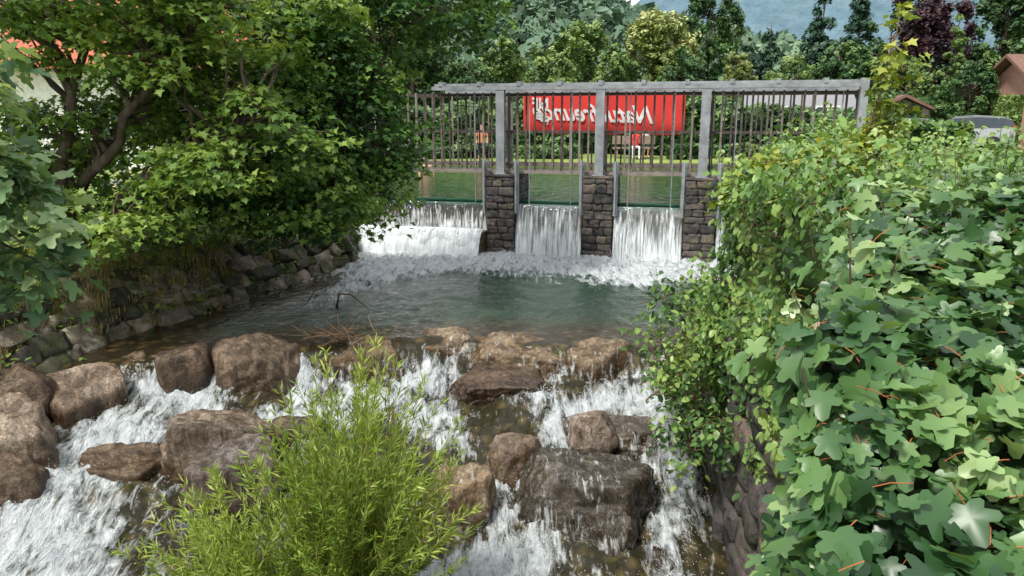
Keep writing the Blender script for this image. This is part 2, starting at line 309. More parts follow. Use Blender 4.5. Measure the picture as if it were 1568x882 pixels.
m,N,L=newmat('pool_water');out=nd(N,'ShaderNodeOutputMaterial');p=nd(N,'ShaderNodeBsdfPrincipled',i_Roughness=.07,i_IOR=1.33);p.inputs['Base Color'].default_value=(.008,.038,.014,1)
g=nd(N,'ShaderNodeNewGeometry');n=nd(N,'ShaderNodeTexNoise',i_Scale=3.5,i_Detail=5.0);L.new(g.outputs['Position'],n.inputs['Vector']);b=nd(N,'ShaderNodeBump',i_Strength=.4,i_Distance=.1);L.new(n.outputs['Fac'],b.inputs['Height']);L.new(b.outputs[0],p.inputs['Normal']);L.new(p.outputs[0],out.inputs[0])
q=[W(-16,.32,1.1),W(16,.32,1.1),W(16,18,1.1),W(-16,18,1.1)]
mesh_np('pool_water',q,[(0,1,2,3)],m)
# ---------------------------------------------------------------- rocks
def nrm1(v):return v/np.linalg.norm(v)
def rock(name,x,y,ztop,wx,wy,h,seed,mat,wetz=None,rot=0,amp=.10,k=26,flat=0,soak=0):
    bm=bmesh.new();bmesh.ops.create_icosphere(bm,subdivisions=6 if wx>1.1 else 5,radius=1)
    V=np.array([v.co[:] for v in bm.verts]);r2=np.random.default_rng(seed);npl=15
    n=r2.normal(size=(npl,3));d=r2.uniform(.6,1.0,npl)
    n[0]=(r2.normal(0,.16),-.15+r2.normal(0,.14),1);d[0]=flat if flat else .6
    n[1]=(r2.normal(0,.35),-1,.25+r2.normal(0,.25));d[1]=.64
    n[2]=(1,r2.normal(0,.35),r2.normal(.1,.3));n[3]=(-1,r2.normal(0,.35),r2.normal(.1,.3));d[2]=d[3]=.72
    n/=np.linalg.norm(n,axis=1)[:,None]
    s=np.zeros(len(V))+1
    for i in range(npl):s+=np.clip(V@n[i]/d[i],0,None)**k
    R=s**(-1/k)
    so_=r2.uniform(0,50,3);a_,b_,c_=V[:,0]+so_[0],V[:,1]+so_[1],V[:,2]+so_[2]
    rid=1-np.abs(fbm(a_*1.7,b_*1.7,c_*1.7,seed+3,3))*2.2
    tl=nrm1(r2.normal(size=3)*np.array([.5,.5,1]));ly_=(V*R[:,None])@tl*4+1.2*fbm(a_*1.5,b_*1.5,c_*1.5,seed+5,3);fr=ly_-np.floor(ly_)
    R=R*(1+amp*1.7*fbm(a_*1.6,b_*1.6,c_*1.6,seed,4)+amp*.4*fbm(a_*7,b_*7,c_*7,seed+9,4)-amp*.4*np.clip(rid-.75,0,1)*3+.035*(np.minimum(fr*1.3,(1-fr)*4)-.5))
    P=V*R[:,None];P=P/np.array([np.ptp(P[:,0]),np.ptp(P[:,1]),np.ptp(P[:,2])])
    P*=np.array([wx,wy,h]);P[:,2]-=P[:,2].max()
    c,s_=math.cos(rot),math.sin(rot);P=np.stack([P[:,0]*c-P[:,1]*s_,P[:,0]*s_+P[:,1]*c,P[:,2]],-1)
    F=[tuple(v.index for v in f.verts) for f in bm.faces];bm.free()
    P+=np.array([x,y,ztop])
    wz0=wetz if wetz is not None else float(wl(np.array([x]),np.array([y-wy*.4]))[0])
    wet=np.clip(1-sst(wz0+.0,wz0+.32,P[:,2])+soak,-.4,1.3)
    return mesh_np(name,P-np.array([x,y,ztop]),np.array(F),mat,{'wet':wet,'rnd':np.full(len(P),r2.random())},True),(x,y,ztop)
RK=[('A',-4.05,8.85,.18,.95,.8,1.3,m_rock,0,0,.1),('B',-3.2,8.9,.22,1.25,.95,1.5,m_rock,.1,.7,-.1),('C',-2.05,9.25,.08,1.4,.9,1.1,m_rockf,0,.55,.3),
('D',-.85,9.75,.06,1.15,.75,.9,m_rockf,.1,.6,.2),('E',.25,9.45,.08,1.6,.95,1.1,m_rockf,-.05,.5,.25),('E2',1.2,9.3,.07,1.05,.75,1.1,m_rockf,.1,.5,.3),('F',2.05,9.4,.02,1.1,.8,1.0,m_rockd,.1,.5,.4),
('G',-.17,8.95,-.19,1.45,.9,.75,m_rock,-.05,.42,.35),('H',.88,7.62,-.22,.6,.42,.6,m_rockg,.5,0,-.3),('I',1.15,7.95,-.46,1.2,.8,.7,m_rockd,-.35,.5,.4),
('J',1.85,8.6,-.33,.5,.4,.6,m_rock,0,0,.3),('K',.76,6.85,-.46,1.45,1.05,1.2,m_rockd,-.25,.5,.6),('L',.06,7.5,-.44,.6,.5,.8,m_rock,.8,0,.3),('M',-.5,6.85,-.52,.78,.6,1.0,m_rockf,.2,0,.1),
('N',-3.1,7.35,-.14,1.3,.75,1.2,m_rock,.25,.5,.15),('O',-2.8,7.0,-.3,1.0,.8,1.2,m_rockg,.3,0,-.2),('P',-4.05,7.2,-.5,.95,.6,.8,m_rock,.1,.45,.3),('Q',-4.95,6.7,-.38,.8,.7,1.2,m_rock,0,0,.15),
('R',-2.5,7.9,-.38,.8,.5,.7,m_rock,.3,0,.2),('S',-5.2,7.25,.06,.9,.8,1.4,m_rock,0,0,.1),('T',-4.95,8.15,.10,1.0,.8,1.2,m_rock,.3,.5,.1),('U',-5.6,7.8,.22,.9,.8,1.3,m_rock,.3,0,0),('V',-4.75,8.8,.05,.8,.6,1.0,m_rock,.3,.6,.2),
('X1',-1.4,7.4,-.62,.8,.6,.6,m_rockd,.3,0,.5),('X2',.15,8.0,-.66,.9,.6,.5,m_rockd,.3,.5,.6),('X3',1.5,7.2,-.87,.6,.5,.5,m_rockd,.3,0,.6),('X4',-1.5,6.3,-.7,1.0,.8,1,m_rock,.3,0,.2),('X6',.3,9.0,-.3,.5,.3,.5,m_rock,0,0,.4),('X7',-.1,7.0,-.87,.6,.5,.5,m_rockd,0,0,.6),('X8',1.35,6.3,-1.1,.6,.5,.5,m_rockd,0,0,.6)]
for i,(nm,x,y,zt,wx,wy,h,mt,rot,fl,sk) in enumerate(RK):
    o,c=rock('boulder',x,y,zt,wx,wy,h,900+i*7,mt,rot=rot,flat=fl,soak=sk);o.location=c
# ---------------------------------------------------------------- stone blocks
def block_template(n=3,ex_=12.):
    g=np.linspace(-1,1,n+1);V={};F=[]
    def vid(p):
        k=tuple(np.round(p,4))
        if k not in V:V[k]=len(V)
        return V[k]
    for ax in range(3):
        for sg in (-1,1):
            for i in range(n):
                for j in range(n):
                    q=[]
                    for a_,b_ in ((i,j),(i+1,j),(i+1,j+1),(i,j+1)):
                        p=[0,0,0];p[ax]=sg;p[(ax+1)%3]=g[a_];p[(ax+2)%3]=g[b_];q.append(vid(p))
                    F.append(tuple(q if sg>0 else q[::-1]))
    P=np.array(list(V.keys()),float);nrm=(np.abs(P)**ex_).sum(1)**(-1/ex_)
    return P*nrm[:,None],F
BT,BF=block_template(5)
def add_block(acc,c,A,dims,j=.06):
    P=BT*np.array(dims)/2
    s=random.random()*90
    d=np.stack([vnoise(BT[:,0]*1.5+s,BT[:,1]*1.5,BT[:,2]*1.5,1),vnoise(BT[:,0]*1.5,BT[:,1]*1.5+s,BT[:,2]*1.5,2),vnoise(BT[:,0]*1.5,BT[:,1]*1.5,BT[:,2]*1.5+s,3)],-1)
    P=P+d*j*min(dims)*1.6
    acc.add(np.asarray(c)+P@np.asarray(A),BF)
acc=Acc();rows=5
for r_ in range(rows):
    t=(r_+.5)/rows;y=7.9+random.random()*.3
    while y<16.6:
        ln=random.uniform(.18,.6);ym=y+ln/2
        toe=float(np.interp(ym,[7,9.5,11],[-.55,-.28,-.22]));x0=float(xl(ym));x1=float(xl(ym+.1))
        T=np.array([x1-x0,.1,0]);T/=np.linalg.norm(T);out_=np.array([T[1],-T[0],0])
        toph=.72+.25*float(sst(13,15.5,ym));wd=.85-.35*float(sst(12,15,ym))
        up=np.array([-out_[0]*wd,-out_[1]*wd,toph-toe]);ul=np.linalg.norm(up);up/=ul;nn=np.cross(T,up);nn*= (1 if nn[2]>0 else -1)
        c=np.array([x0,ym,toe])+up*ul*(t+random.uniform(-.035,.035))-nn*.03
        rr=random.uniform(-.12,.12);T2=T*math.cos(rr)+up*math.sin(rr);U2=up*math.cos(rr)-T*math.sin(rr)
        add_block(acc,c+nn*random.uniform(-.05,.03),[T2,U2,nn],(ln*1.0,ul/rows*random.uniform(.8,1.15),.26),.13)
        y+=ln
acc.obj('stone_embankment',m_stone,smooth=True)
rw=empty('stone_river_wall');acc=Acc();core=Acc()
for r_ in range(9):
    z=-1.7+r_*.3;y=3.5+random.random()*.3
    while y<14.2:
        ln=random.uniform(.25,.6);ym=y+ln/2;x0=float(xr(ym));T=np.array([float(xr(ym+.1))-x0,.1,0]);T/=np.linalg.norm(T);nn=np.array([T[1],-T[0],0])
        add_block(acc,(x0+.05+random.uniform(-.04,.04),ym,z+.14),[T,(0,0,1),nn],(ln*1.0,.3,.4),.10);y+=ln
for a_,b_ in zip([3.5,5,6.5,8,10,12],[5,6.5,8,10,12,14.3]):
    xa,xb=float(xr(a_)),float(xr(b_));V=[(xa+.06,a_,-2),(xb+.06,b_,-2),(xb+1,b_,-2),(xa+1,a_,-2)];V+= [(v[0],v[1],.95) for v in V]
    core.add(V,[(0,1,5,4),(1,2,6,5),(2,3,7,6),(3,0,4,7),(4,5,6,7)])
acc.obj('stones',m_pier,rw,True);core.obj('core',m_mort,rw)
# ---------------------------------------------------------------- weir
for k,px in enumerate((-2.1,0,2.08)):
    e=empty('stone_pier',W(px,0),ang);acc=Acc();acc.box(-.27,.27,.03,1.4,-.8,1.66);acc.obj('core',m_mort,e)
    acc=Acc();z=-.62
    while z<1.62:
        h=min(random.uniform(.13,.21),1.66-z);off=random.uniform(-.1,.1)
        sp=[-.31,-.1+off,.12+off,.31] if random.random()<.5 else [-.31,.0+off,.31]
        for a_,b_ in zip(sp[:-1],sp[1:]):
            add_block(acc,((a_+b_)/2,random.uniform(0,.035)+.08,z+h/2),np.eye(3),(b_-a_-.004,.22,h*.99),.09)
        for sg in (-1,1):
            yv=.2+random.random()*.1
            while yv<1.4:
                l=random.uniform(.2,.35);add_block(acc,(sg*.24,yv+l/2,z+h/2),np.eye(3),(.14+random.uniform(0,.02),l*.99,h*.99),.08);yv+=l
        z+=h
    acc.obj('stones',m_pier,e,True)
    acc=Acc();acc.box(-.32,.32,-.02,1.42,1.665,1.72);acc.obj('cap',m_pier,e,bevel=.015)
gt=empty('weir_gates',W(0,0),ang)
G=Acc();B=Acc();S=Acc();C=Acc()
bays=[(-5.3,-2.4),(-1.8,-.3),(.3,1.78),(2.38,4.9)]
for i,(a_,b_) in enumerate(bays):
    B.box(a_,b_,.30,.36,.05,1.02);G.box(a_,b_,.22,.40,1.02,1.075)
    G.box(a_,b_,.40,.43,1.0,1.14)
    C.box(a_,b_,.1,1.3,-1.2,.12)
    for xx_ in (a_+.05,b_-.05):
        if xx_<-5 or xx_>4.6:continue
        S.box(xx_-.05,xx_+.05,.04,.10,.90,2.02);S.box(xx_-.015,xx_+.015,-.03,.04,.90,2.02)
    for xx_ in (a_+.3,b_-.3):
        S.tube([(xx_,.2,1.05),(xx_,.2,3.4)],.013,6)
C.box(-5.3,-2.42,-.35,.1,-1.2,.50)
B.obj('gate_boards',m_board,gt);G.obj('gate_beams',m_green,gt,bevel=.01);S.obj('guide_rails',m_steel,gt);C.obj('sill',m_board,gt,bevel=.03)
ab=Acc()
for r_ in range(10):
    for xx_ in np.arange(-6.6,-5.2,.4):add_block(ab,(xx_+random.uniform(-.05,.05),.2,-.5+r_*.2),np.eye(3),(.4,.5,.2),.06)
o=ab.obj('stone_abutment',m_stone,None,True);o.location=W(0,0);o.rotation_euler=(0,0,ang)
br=empty('steel_footbridge',W(0,0),ang);S=Acc();R_=Acc();D=Acc()
for px in (-2.1,0,2.08):
    S.box(px-.09,px+.09,.02,.035,1.72,3.46);S.box(px-.09,px+.09,.145,.16,1.72,3.46);S.box(px-.012,px+.012,.035,.145,1.72,3.46)
    S.box(px-.13,px+.13,-.02,.2,1.72,1.735)
    S.box(px-.05,px+.05,.92,1.0,1.72,3.42)
S.box(-3.6,5.0,.01,.17,3.46,3.54);S.box(-3.6,5.0,.2,.27,3.50,3.60)
S.box(-3.6,5.0,.91,1.01,3.42,3.5)
for xx_ in np.arange(-3.4,5,.85):
    S.box(xx_-.04,xx_+.04,-.005,.29,3.54,3.63)
S.box(4.86,5.0,.0,.16,1.4,3.62)
for y0 in (.30,.84):
    R_.box(-4.3,5.0,y0,y0+.05,3.34,3.40);R_.box(-4.3,5.0,y0,y0+.05,2.58,2.63);R_.box(-4.3,5.0,y0,y0+.05,1.88,1.94)
    for j,xx_ in enumerate(np.arange(-4.25,5,.19 if y0<.5 else .21)):
        hw_=.02 if y0<.5 else .016
        R_.box(xx_-hw_,xx_+hw_,y0-.022,y0-.002,1.80+random.uniform(-.02,.02),3.42)
for k in range(5):D.box(-5.4,5.2,.27+k*.14,.27+k*.14+.06,1.765,1.795)
D.box(-5.4,5.2,.2,.257,1.73,1.79)
S.obj('steel_frame',m_steel,br);R_.obj('balustrade',m_bars,br);D.obj('deck',m_bars,br)
bn=empty('red_banner',W(-.05,.78),ang)
nx,nz=60,16;V=[];F=[]
for j in range(nz+1):
    for i in range(nx+1):
        x=-1.72+3.44*i/nx;z=2.58+.84*j/nz+.02*math.sin(i*.33)*(j<nz)-.03*(i/nx)
        V.append((x,.008*math.sin(i*.9+j*.2)+.008*math.sin(i*.37),z))
for j in range(nz):
    for i in range(nx):
        a_=j*(nx+1)+i;F.append((a_,a_+1,a_+nx+2,a_+nx+1))
mesh_np('fabric',V,F,m_redb,smooth=True,parent=bn)
def text(s,size,x,z,shear,mirror=True):
    cu=bpy.data.curves.new('t','FONT');cu.body=s;cu.size=size;cu.offset=.010;o=bpy.data.objects.new('t',cu);sc.collection.objects.link(o)
    dg=bpy.context.evaluated_depsgraph_get();me=bpy.data.meshes.new_from_object(o.evaluated_get(dg));bpy.data.objects.remove(o)
    for v in me.vertices:
        a_,b_=v.co.x,v.co.y;a_=a_*.92+b_*shear
        v.co=Vector((x-a_ if mirror else x+a_,-.03,z+b_+.035*a_))
    me.materials.append(m_white);link(bpy.data.objects.new('lettering',me),bn)
text('Naturfreunde',.5,1.1,2.78,.4)
text('NF',.32,-1.15,3.08,.0);text('#*',.32,-1.15,2.78,0)
# ---------------------------------------------------------------- waterfalls
def fallmat(name,lo,hi,fine=1.0):
    m,N,L=newmat(name);out=nd(N,'ShaderNodeOutputMaterial');ua=nd(N,'ShaderNodeAttribute',attribute_name='fu');va=nd(N,'ShaderNodeAttribute',attribute_name='fv')
    cx=nd(N,'ShaderNodeCombineXYZ');L.new(ua.outputs['Fac'],cx.inputs[0]);L.new(va.outputs['Fac'],cx.inputs[1])
    mp=nd(N,'ShaderNodeMapping');mp.inputs['Scale'].default_value=(16*fine,1.4,1);L.new(cx.outputs[0],mp.inputs[0])
    n=nd(N,'ShaderNodeTexNoise',i_Scale=1.0,i_Detail=6.0,i_Roughness=.7);L.new(mp.outputs[0],n.inputs['Vector'])
    r=ramp(N,[(lo,0),(hi,.96)]);L.new(madd(N,L,va.outputs['Fac'],.26,n.outputs['Fac']),r.inputs[0])
    p=nd(N,'ShaderNodeBsdfPrincipled',i_Roughness=.5);fr=ramp(N,[(.35,(.42,.48,.49)),(.6,(.80,.83,.84))]);L.new(n.outputs['Fac'],fr.inputs[0]);L.new(fr.outputs[0],p.inputs['Base Color'])
    bb=nd(N,'ShaderNodeBump',i_Strength=.9,i_Distance=.05);L.new(n.outputs['Fac'],bb.inputs['Height']);L.new(bb.outputs[0],p.inputs['Normal'])
    tr=nd(N,'ShaderNodeBsdfTransparent');gl=nd(N,'ShaderNodeBsdfGlossy',i_Roughness=.1);gl.inputs['Color'].default_value=(.8,.85,.85,1);L.new(bb.outputs[0],gl.inputs['Normal'])
    m1=nd(N,'ShaderNodeMixShader');m1.inputs[0].default_value=.12;L.new(tr.outputs[0],m1.inputs[1]);L.new(gl.outputs[0],m1.inputs[2])
    m2=nd(N,'ShaderNodeMixShader');L.new(r.outputs[0],m2.inputs[0]);L.new(m1.outputs[0],m2.inputs[1]);L.new(p.outputs[0],m2.inputs[2]);L.new(m2.outputs[0],out.inputs[0])
    return m
mf=fallmat('falling_water',.54,.73);mf2=fallmat('thin_falling_water',.60,.77,1.3);mf3=fallmat('rapid_water',.34,.54,.6)
def curtain(name,a_,b_,z0,z1,y0,reach,mat,seed,nx=60,nt=24):
    s,t=np.meshgrid(np.linspace(0,1,nx),np.linspace(0,1,nt));s=s.ravel();t=t.ravel()
    lx=a_+(b_-a_)*s;z=z0-(z0-z1)*t**1.25;y=y0-reach*t**.6-.07*fbm(lx*6,t*2,0,seed)*(.3+t)
    V=np.stack([lx,y,z],-1);i=np.arange(nx*nt).reshape(nt,nx);F=np.stack([i[:-1,:-1],i[:-1,1:],i[1:,1:],i[1:,:-1]],-1).reshape(-1,4)
    o=mesh_np(name,V,F,mat,{'fu':lx+seed*3.1,'fv':t},True);o.location=W(0,0);o.rotation_euler=(0,0,ang);return o
for i,(a_,b_) in enumerate(bays):
    if i==0:
        curtain('waterfall',a_,b_,1.08,.5,.22,.12,mf2,i)
        curtain('waterfall',a_,b_-.02,.56,.0,-.15,.55,mf3,i+20)
        curtain('waterfall',a_,b_-.02,.62,-.02,-.3,.3,mf,i+21)
    else:
        curtain('waterfall',a_+.04,b_-.04,1.085,-.02,.22,.26,mf,i);curtain('waterfall',a_+.04,b_-.04,1.08,-.02,.20,.17,mf2,i+10)
OT=np.array([(1,0,0),(-1,0,0),(0,1,0),(0,-1,0),(0,0,1),(0,0,-1)],float);OF=np.array([(0,2,4),(2,1,4),(1,3,4),(3,0,4),(2,0,5),(1,2,5),(3,1,5),(0,3,5)])
P=[]
for a_,b_ in bays:
    n=1100 if a_>-5 else 3600
    lx=rng.uniform(a_,b_,n);ly=-np.abs(rng.normal(0,.3,n))-.05;z=np.abs(rng.normal(0,.15 if a_>-5 else .22,n))
    P.append(np.stack([WO[0]+ex[0]*lx+ey[0]*ly,WO[1]+ex[1]*lx+ey[1]*ly,z],-1))
for a_,b_,sx_,sy_,k in FC:
    n=int(330*k);x=rng.normal(a_,sx_*.45,n);y=rng.normal(b_,sy_*.45,n);z=wz(x,y)+np.abs(rng.normal(0,.04,n))
    P.append(np.stack([x,y,z],-1))
P=np.concatenate(P);R=rng.uniform(.0015,.005,len(P))
V=(P[:,None]+OT[None]*R[:,None,None]*np.array([1,1,1.5])).reshape(-1,3);F=(OF[None]+6*np.arange(len(P))[:,None,None]).reshape(-1,3)
mesh_np('water_spray',V,F,plain('spray',(.8,.82,.83),.3),smooth=True)
# ---------------------------------------------------------------- leaves
def leaf_tpl(half,cen,fold=.18,droop=.22):
    pts=[half[0]]+half[1:-1]+[half[-1]]+[(-x,y) for x,y in half[-2:0:-1]]
    V=[(cen[0],cen[1])]+pts;V=np.array([(x,y,fold*abs(x)-droop*y*y) for x,y in V])
    n=len(pts);F=np.array([(0,1+i,1+(i+1)%n) for i in range(n)]);return V,F
LT_full=leaf_tpl([(0,0),(.16,-.1),(.36,-.06),(.42,.05),(.34,.2),(.6,.36),(.63,.5),(.5,.58),(.28,.52),(.24,.68),(.2,.9),(0,1.0)],(0,.3))
LT_mid=leaf_tpl([(0,0),(.4,-.03),(.3,.22),(.6,.5),(.26,.55),(0,1)],(0,.3))
LT_oval=leaf_tpl([(0,0),(.3,.3),(.25,.7),(0,1)],(0,.4))
LT_w=(np.array([(0,0,0),(.08,.35,.02),(0,1,-.15),(-.08,.35,.02)]),np.array([(0,1,2),(0,2,3)]))
def spray_tpl():
    V=[];F=[];r=np.random.default_rng(3)
    for i in range(5):
        a_=r.uniform(0,6.28);c=r.uniform(-.35,.35,3);d=np.array([math.cos(a_),math.sin(a_),r.uniform(-.4,.4)]);e=np.cross(d,(r.uniform(-.5,.5),r.uniform(-.5,.5),1));e/=np.linalg.norm(e)
        k=len(V);V+=[c-d*.35,c+e*.18,c+d*.35,c-e*.18];F+=[(k,k+1,k+2),(k,k+2,k+3)]
    return np.array(V),np.array(F)
LT_far=spray_tpl()
def nrmz(v):return v/(np.linalg.norm(v,axis=-1,keepdims=True)+1e-9)
def leaves(name,tpl,pos,axis,nrm,scale,mat,rnd,parent=None):
    T,TF=tpl;y=nrmz(axis);x=nrmz(np.cross(y,nrm));z=np.cross(x,y)
    V=pos[:,None]+scale[:,None,None]*(T[None,:,0,None]*x[:,None]+T[None,:,1,None]*y[:,None]+T[None,:,2,None]*z[:,None])
    F=(TF[None]+len(T)*np.arange(len(pos))[:,None,None]).reshape(-1,3)
    return mesh_np(name,V.reshape(-1,3),F,mat,{'rnd':np.repeat(rnd,len(T))},False,parent)
def ell_points(ells,n,shell=.5):
    vol=np.array([e[3]*e[4]*e[5] for e in ells])**.75;ids=rng.choice(len(ells),n,p=vol/vol.sum());E=np.array(ells)[ids]
    d=nrmz(rng.normal(size=(n,3)));r=rng.uniform(shell,1,n)**.6
    return E[:,:3]+d*r[:,None]*E[:,3:6],ids
def crown(name,base,ells,ncl,lpc,mat,tpl,lsize,crad,trunk_r,tpoints,flat=.25,droop=.25,parts_bark=m_bark,lightup=.0,shell=.45,nj=.38):
    root=empty(name,base);b=np.array(base,float)
    C,ids=ell_points(ells,ncl,shell)
    acc=Acc()
    for tp,tr in zip(tpoints,trunk_r):
        tp=np.array(tp,float);n=max(4,len(tp)*4);t=np.linspace(0,1,n);i=np.linspace(0,1,len(tp))
        P=np.stack([np.interp(t,i,tp[:,k]) for k in range(3)],-1);P[1:-1]+=rng.normal(0,tr*.5,(n-2,3));acc.tube(P-b,tr*(1-.75*t),8)
    allp=np.concatenate([np.stack([np.interp(np.linspace(0,1,16),np.linspace(0,1,len(tp)),np.array(tp)[:,k]) for k in range(3)],-1) for tp in tpoints])
    for c in C:
        q=allp+np.array([0,0,.4]);d=np.linalg.norm(q-c,axis=1)+rng.uniform(0,.4,len(q));s=allp[np.argmin(d)]
        t=np.linspace(0,1,6)[:,None];P=s+(c-s)*t;P[:,2]+=np.sin(t[:,0]*math.pi)*.1*np.linalg.norm(c-s);P[1:-1]+=rng.normal(0,.03,(4,3))
        acc.tube(P-b,np.linspace(min(.035,trunk_r[0]*.3),.005,6),5,cap=False)
    acc.obj('trunk_and_limbs',parts_bark,root,True)
    n=ncl*lpc;ci=np.repeat(np.arange(ncl),lpc);an=rng.uniform(0,6.283,n);rr=np.sqrt(rng.uniform(0,1,n))*crad*rng.uniform(.6,1.3,ncl)[ci]
    off=np.stack([np.cos(an)*rr,np.sin(an)*rr,rng.normal(0,1,n)*crad*flat-droop*rr**2/crad],-1)
    tilt=rng.normal(0,.25,(ncl,2))[ci];off[:,2]+=off[:,0]*tilt[:,0]+off[:,1]*tilt[:,1]
    pos=C[ci]+off-b
    axis=np.stack([np.cos(an),np.sin(an),np.full(n,-.35)],-1)+rng.normal(0,.45,(n,3))
    nr=np.stack([np.zeros(n),np.zeros(n),np.ones(n)],-1)+rng.normal(0,nj,(n,3))
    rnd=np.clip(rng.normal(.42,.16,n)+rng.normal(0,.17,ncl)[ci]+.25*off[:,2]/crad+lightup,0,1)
    leaves('foliage',tpl,pos,axis,nr,lsize*rng.uniform(.6,1.25,n),mat,rnd,root)
    return root
crown('maple_tree',(-3.9,12.6,1.0),[(-4.2,12.2,3.4,2.0,1.6,2.0),(-2.7,12.2,2.7,1.25,1.2,1.35),(-2.0,12.6,4.9,2.1,1.3,1.1),(-3.3,11.0,1.75,1.3,.9,.55),(-5.2,11.6,2.1,1.4,1.1,.7),(-2.3,12.6,1.75,.75,.8,.6)],
 540,78,m_mapled,LT_mid,.10,.42,[.13,.10,.1],[[(-3.9,12.6,1.0),(-3.7,12.4,3),(-3.2,12.4,6)],[(-3.8,12.6,1.0),(-2.8,12.4,2.6),(-1.6,12.5,4.9)],[(-4,12.6,1.1),(-4.7,12.3,3),(-5.3,12,5.5)]],lightup=.10,flat=.15,droop=.35,nj=.36)
crown('field_maple_tree',(-5.9,9.8,.9),[(-5.4,9.4,4.6,2.2,1.5,.8),(-4.3,9.6,3.7,1.0,.9,.5),(-3.9,9.3,2.35,1.1,.8,.35),(-5.2,9.2,1.75,1.3,.9,.3),(-3.2,10.0,4.2,1.2,.9,.7),(-3.1,9.7,2.9,.9,.8,.5),(-5.7,9.4,3.25,.9,.7,.55),(-4.9,10.6,3.0,.7,.6,.5),(-6.2,9.9,2.5,.7,.6,.4)],
 300,62,m_maple,LT_mid,.095,.4,[.11,.09,.08],[[(-5.9,9.8,.9),(-5.6,9.6,2.6),(-5.0,9.5,5)],[(-5.8,9.8,1),(-4.9,9.6,2.0),(-3.3,9.6,2.9)],[(-5.6,9.7,2),(-4.6,9.6,3.2),(-3.6,9.8,4.4)]],lightup=.17,flat=.13,droop=.35,nj=.36)
crown('sycamore_tree',(-4.9,5.2,.6),[(-3.8,5.2,2.15,.55,.6,.65),(-4.2,5.1,3.2,.8,.7,.4)],
 50,34,m_syc,LT_full,.125,.3,[.06],[[(-4.9,5.2,.6),(-4.6,5.2,1.8),(-3.9,5.2,3.0)]],lightup=.12)
# background trees
def fartree(name,x,y,h,wd,mat,kind='round',n=75,lp=60,ls=.56,z0=1.2):
    if kind=='round':
        E=[(x,y,z0+h*.6,wd*.42,wd*.42,h*.36)]
        for i in range(6):
            a_=rng.uniform(0,6.28);E.append((x+math.cos(a_)*wd*.27,y+math.sin(a_)*wd*.27,z0+h*rng.uniform(.35,.82),wd*.24,wd*.24,h*.16))
        crown(name,(x,y,z0),E,n,lp,mat,LT_far,ls*wd/7,wd*.105,[wd*.04],[[(x,y,z0),(x+.1,y,z0+h*.5),(x,y,z0+h*.85)]],flat=.45,droop=.1,shell=.6)
    else:
        E=[]
        for k in range(11):
            t=k/10.;r_=wd*.5*(1-t)**.9+.12;E.append((x,y,z0+h*(.12+.86*t),r_,r_,h*.045))
        crown(name,(x,y,z0),E,int(n*1.5),lp,mat,LT_far,ls*wd/7,wd*.10,[wd*.03],[[(x,y,z0),(x,y,z0+h*.5),(x,y,z0+h*.98)]],flat=.25,droop=.6,shell=.3)
def bx(u,Y):return (u-784)/1140*Y*1.03
def bz(v,Y):return 2.9+Y*(180-v)/1140*1.0
FT=[(990,22,50,125,m_fy,'round'),(1062,-15,56,90,m_fd,'round'),(880,42,60,110,m_fl,'round'),(935,72,48,75,m_fl,'round'),(830,76,52,95,m_fl,'round'),(765,66,46,95,m_fl,'round'),(720,82,40,80,m_fd,'round'),
(1150,42,66,80,m_fc,'cone'),(1118,62,60,60,m_fc,'cone'),(1222,-5,58,100,m_fc,'cone'),(1275,-10,62,95,m_fc,'cone'),(1320,10,58,85,m_fd,'round'),(1385,-20,55,120,m_fp,'round'),(1415,36,46,60,m_fl,'cone'),(1480,-30,60,130,m_fd,'round'),(1550,-10,50,130,m_fc,'cone'),(1110,84,50,60,m_fy,'round'),(1180,92,44,85,m_fl,'round'),
(1620,-60,55,160,m_fd,'round'),(640,40,42,120,m_fd,'round'),(560,20,50,130,m_fl,'round'),(1030,80,44,75,m_fd,'round'),(1250,70,50,95,m_fd,'round'),(1350,90,48,85,m_fl,'round'),(1530,68,46,80,m_fd,'round'),(1440,96,42,80,m_fd,'round')]
nm={m_fc:'spruce_tree',m_fp:'copper_beech_tree'}
for u,v,Yd,wpx,mt,kd in FT:
    fartree(nm.get(mt,'deciduous_tree'),bx(u,Yd),Yd,bz(v,Yd)-1.2,wpx/1140*Yd,mt,kd)
for (u,v,Yd,wpx) in [(300,-80,45,300),(80,-60,50,260),(450,-20,55,250)]:
    fartree('deciduous_tree',bx(u,Yd),Yd,bz(v,Yd)-1.2,wpx/1140*Yd*.8,m_fl,'round',n=60,lp=40)
def belt(name,x0,x1,y,h,mat,n,ls=.22,dep=1.2,z0=1.2):
    pos=np.stack([rng.uniform(x0,x1,n),y+rng.uniform(-dep,dep,n),np.zeros(n)],-1)
    hh=h*(.75+.35*fbm(pos[:,0]*.35,pos[:,1]*.3,0,int(y)));pos[:,2]=z0+hh*rng.uniform(0,1,n)**.6
    nr=np.array([0,-.3,1])+rng.normal(0,.5,(n,3));ax=rng.normal(0,1,(n,3))
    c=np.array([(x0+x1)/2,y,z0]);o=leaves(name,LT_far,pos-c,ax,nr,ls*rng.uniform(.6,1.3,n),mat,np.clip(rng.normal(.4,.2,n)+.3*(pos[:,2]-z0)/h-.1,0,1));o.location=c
belt('shrub_border',-8,3,35,2.8,m_fd,5000,.45);belt('shrub_border',9,20,34,2.4,m_fd,4200,.45);belt('shrub_border',2,10,35.5,3.0,m_fd,4500,.5)
belt('shrub_border',-12,2.8,31.6,1.0,m_fd,4500,.3,.5,.95);belt('shrub_border',6.6,13,31.6,1.0,m_fd,2400,.3,.5,.95)  # low dark shrubs added at the far shore to darken the pool's reflection
belt('shrub_border',-30,-8,42,3.0,m_fd,4000,.7);belt('shrub_border',14,40,45,3.5,m_fd,6000,.7,2)
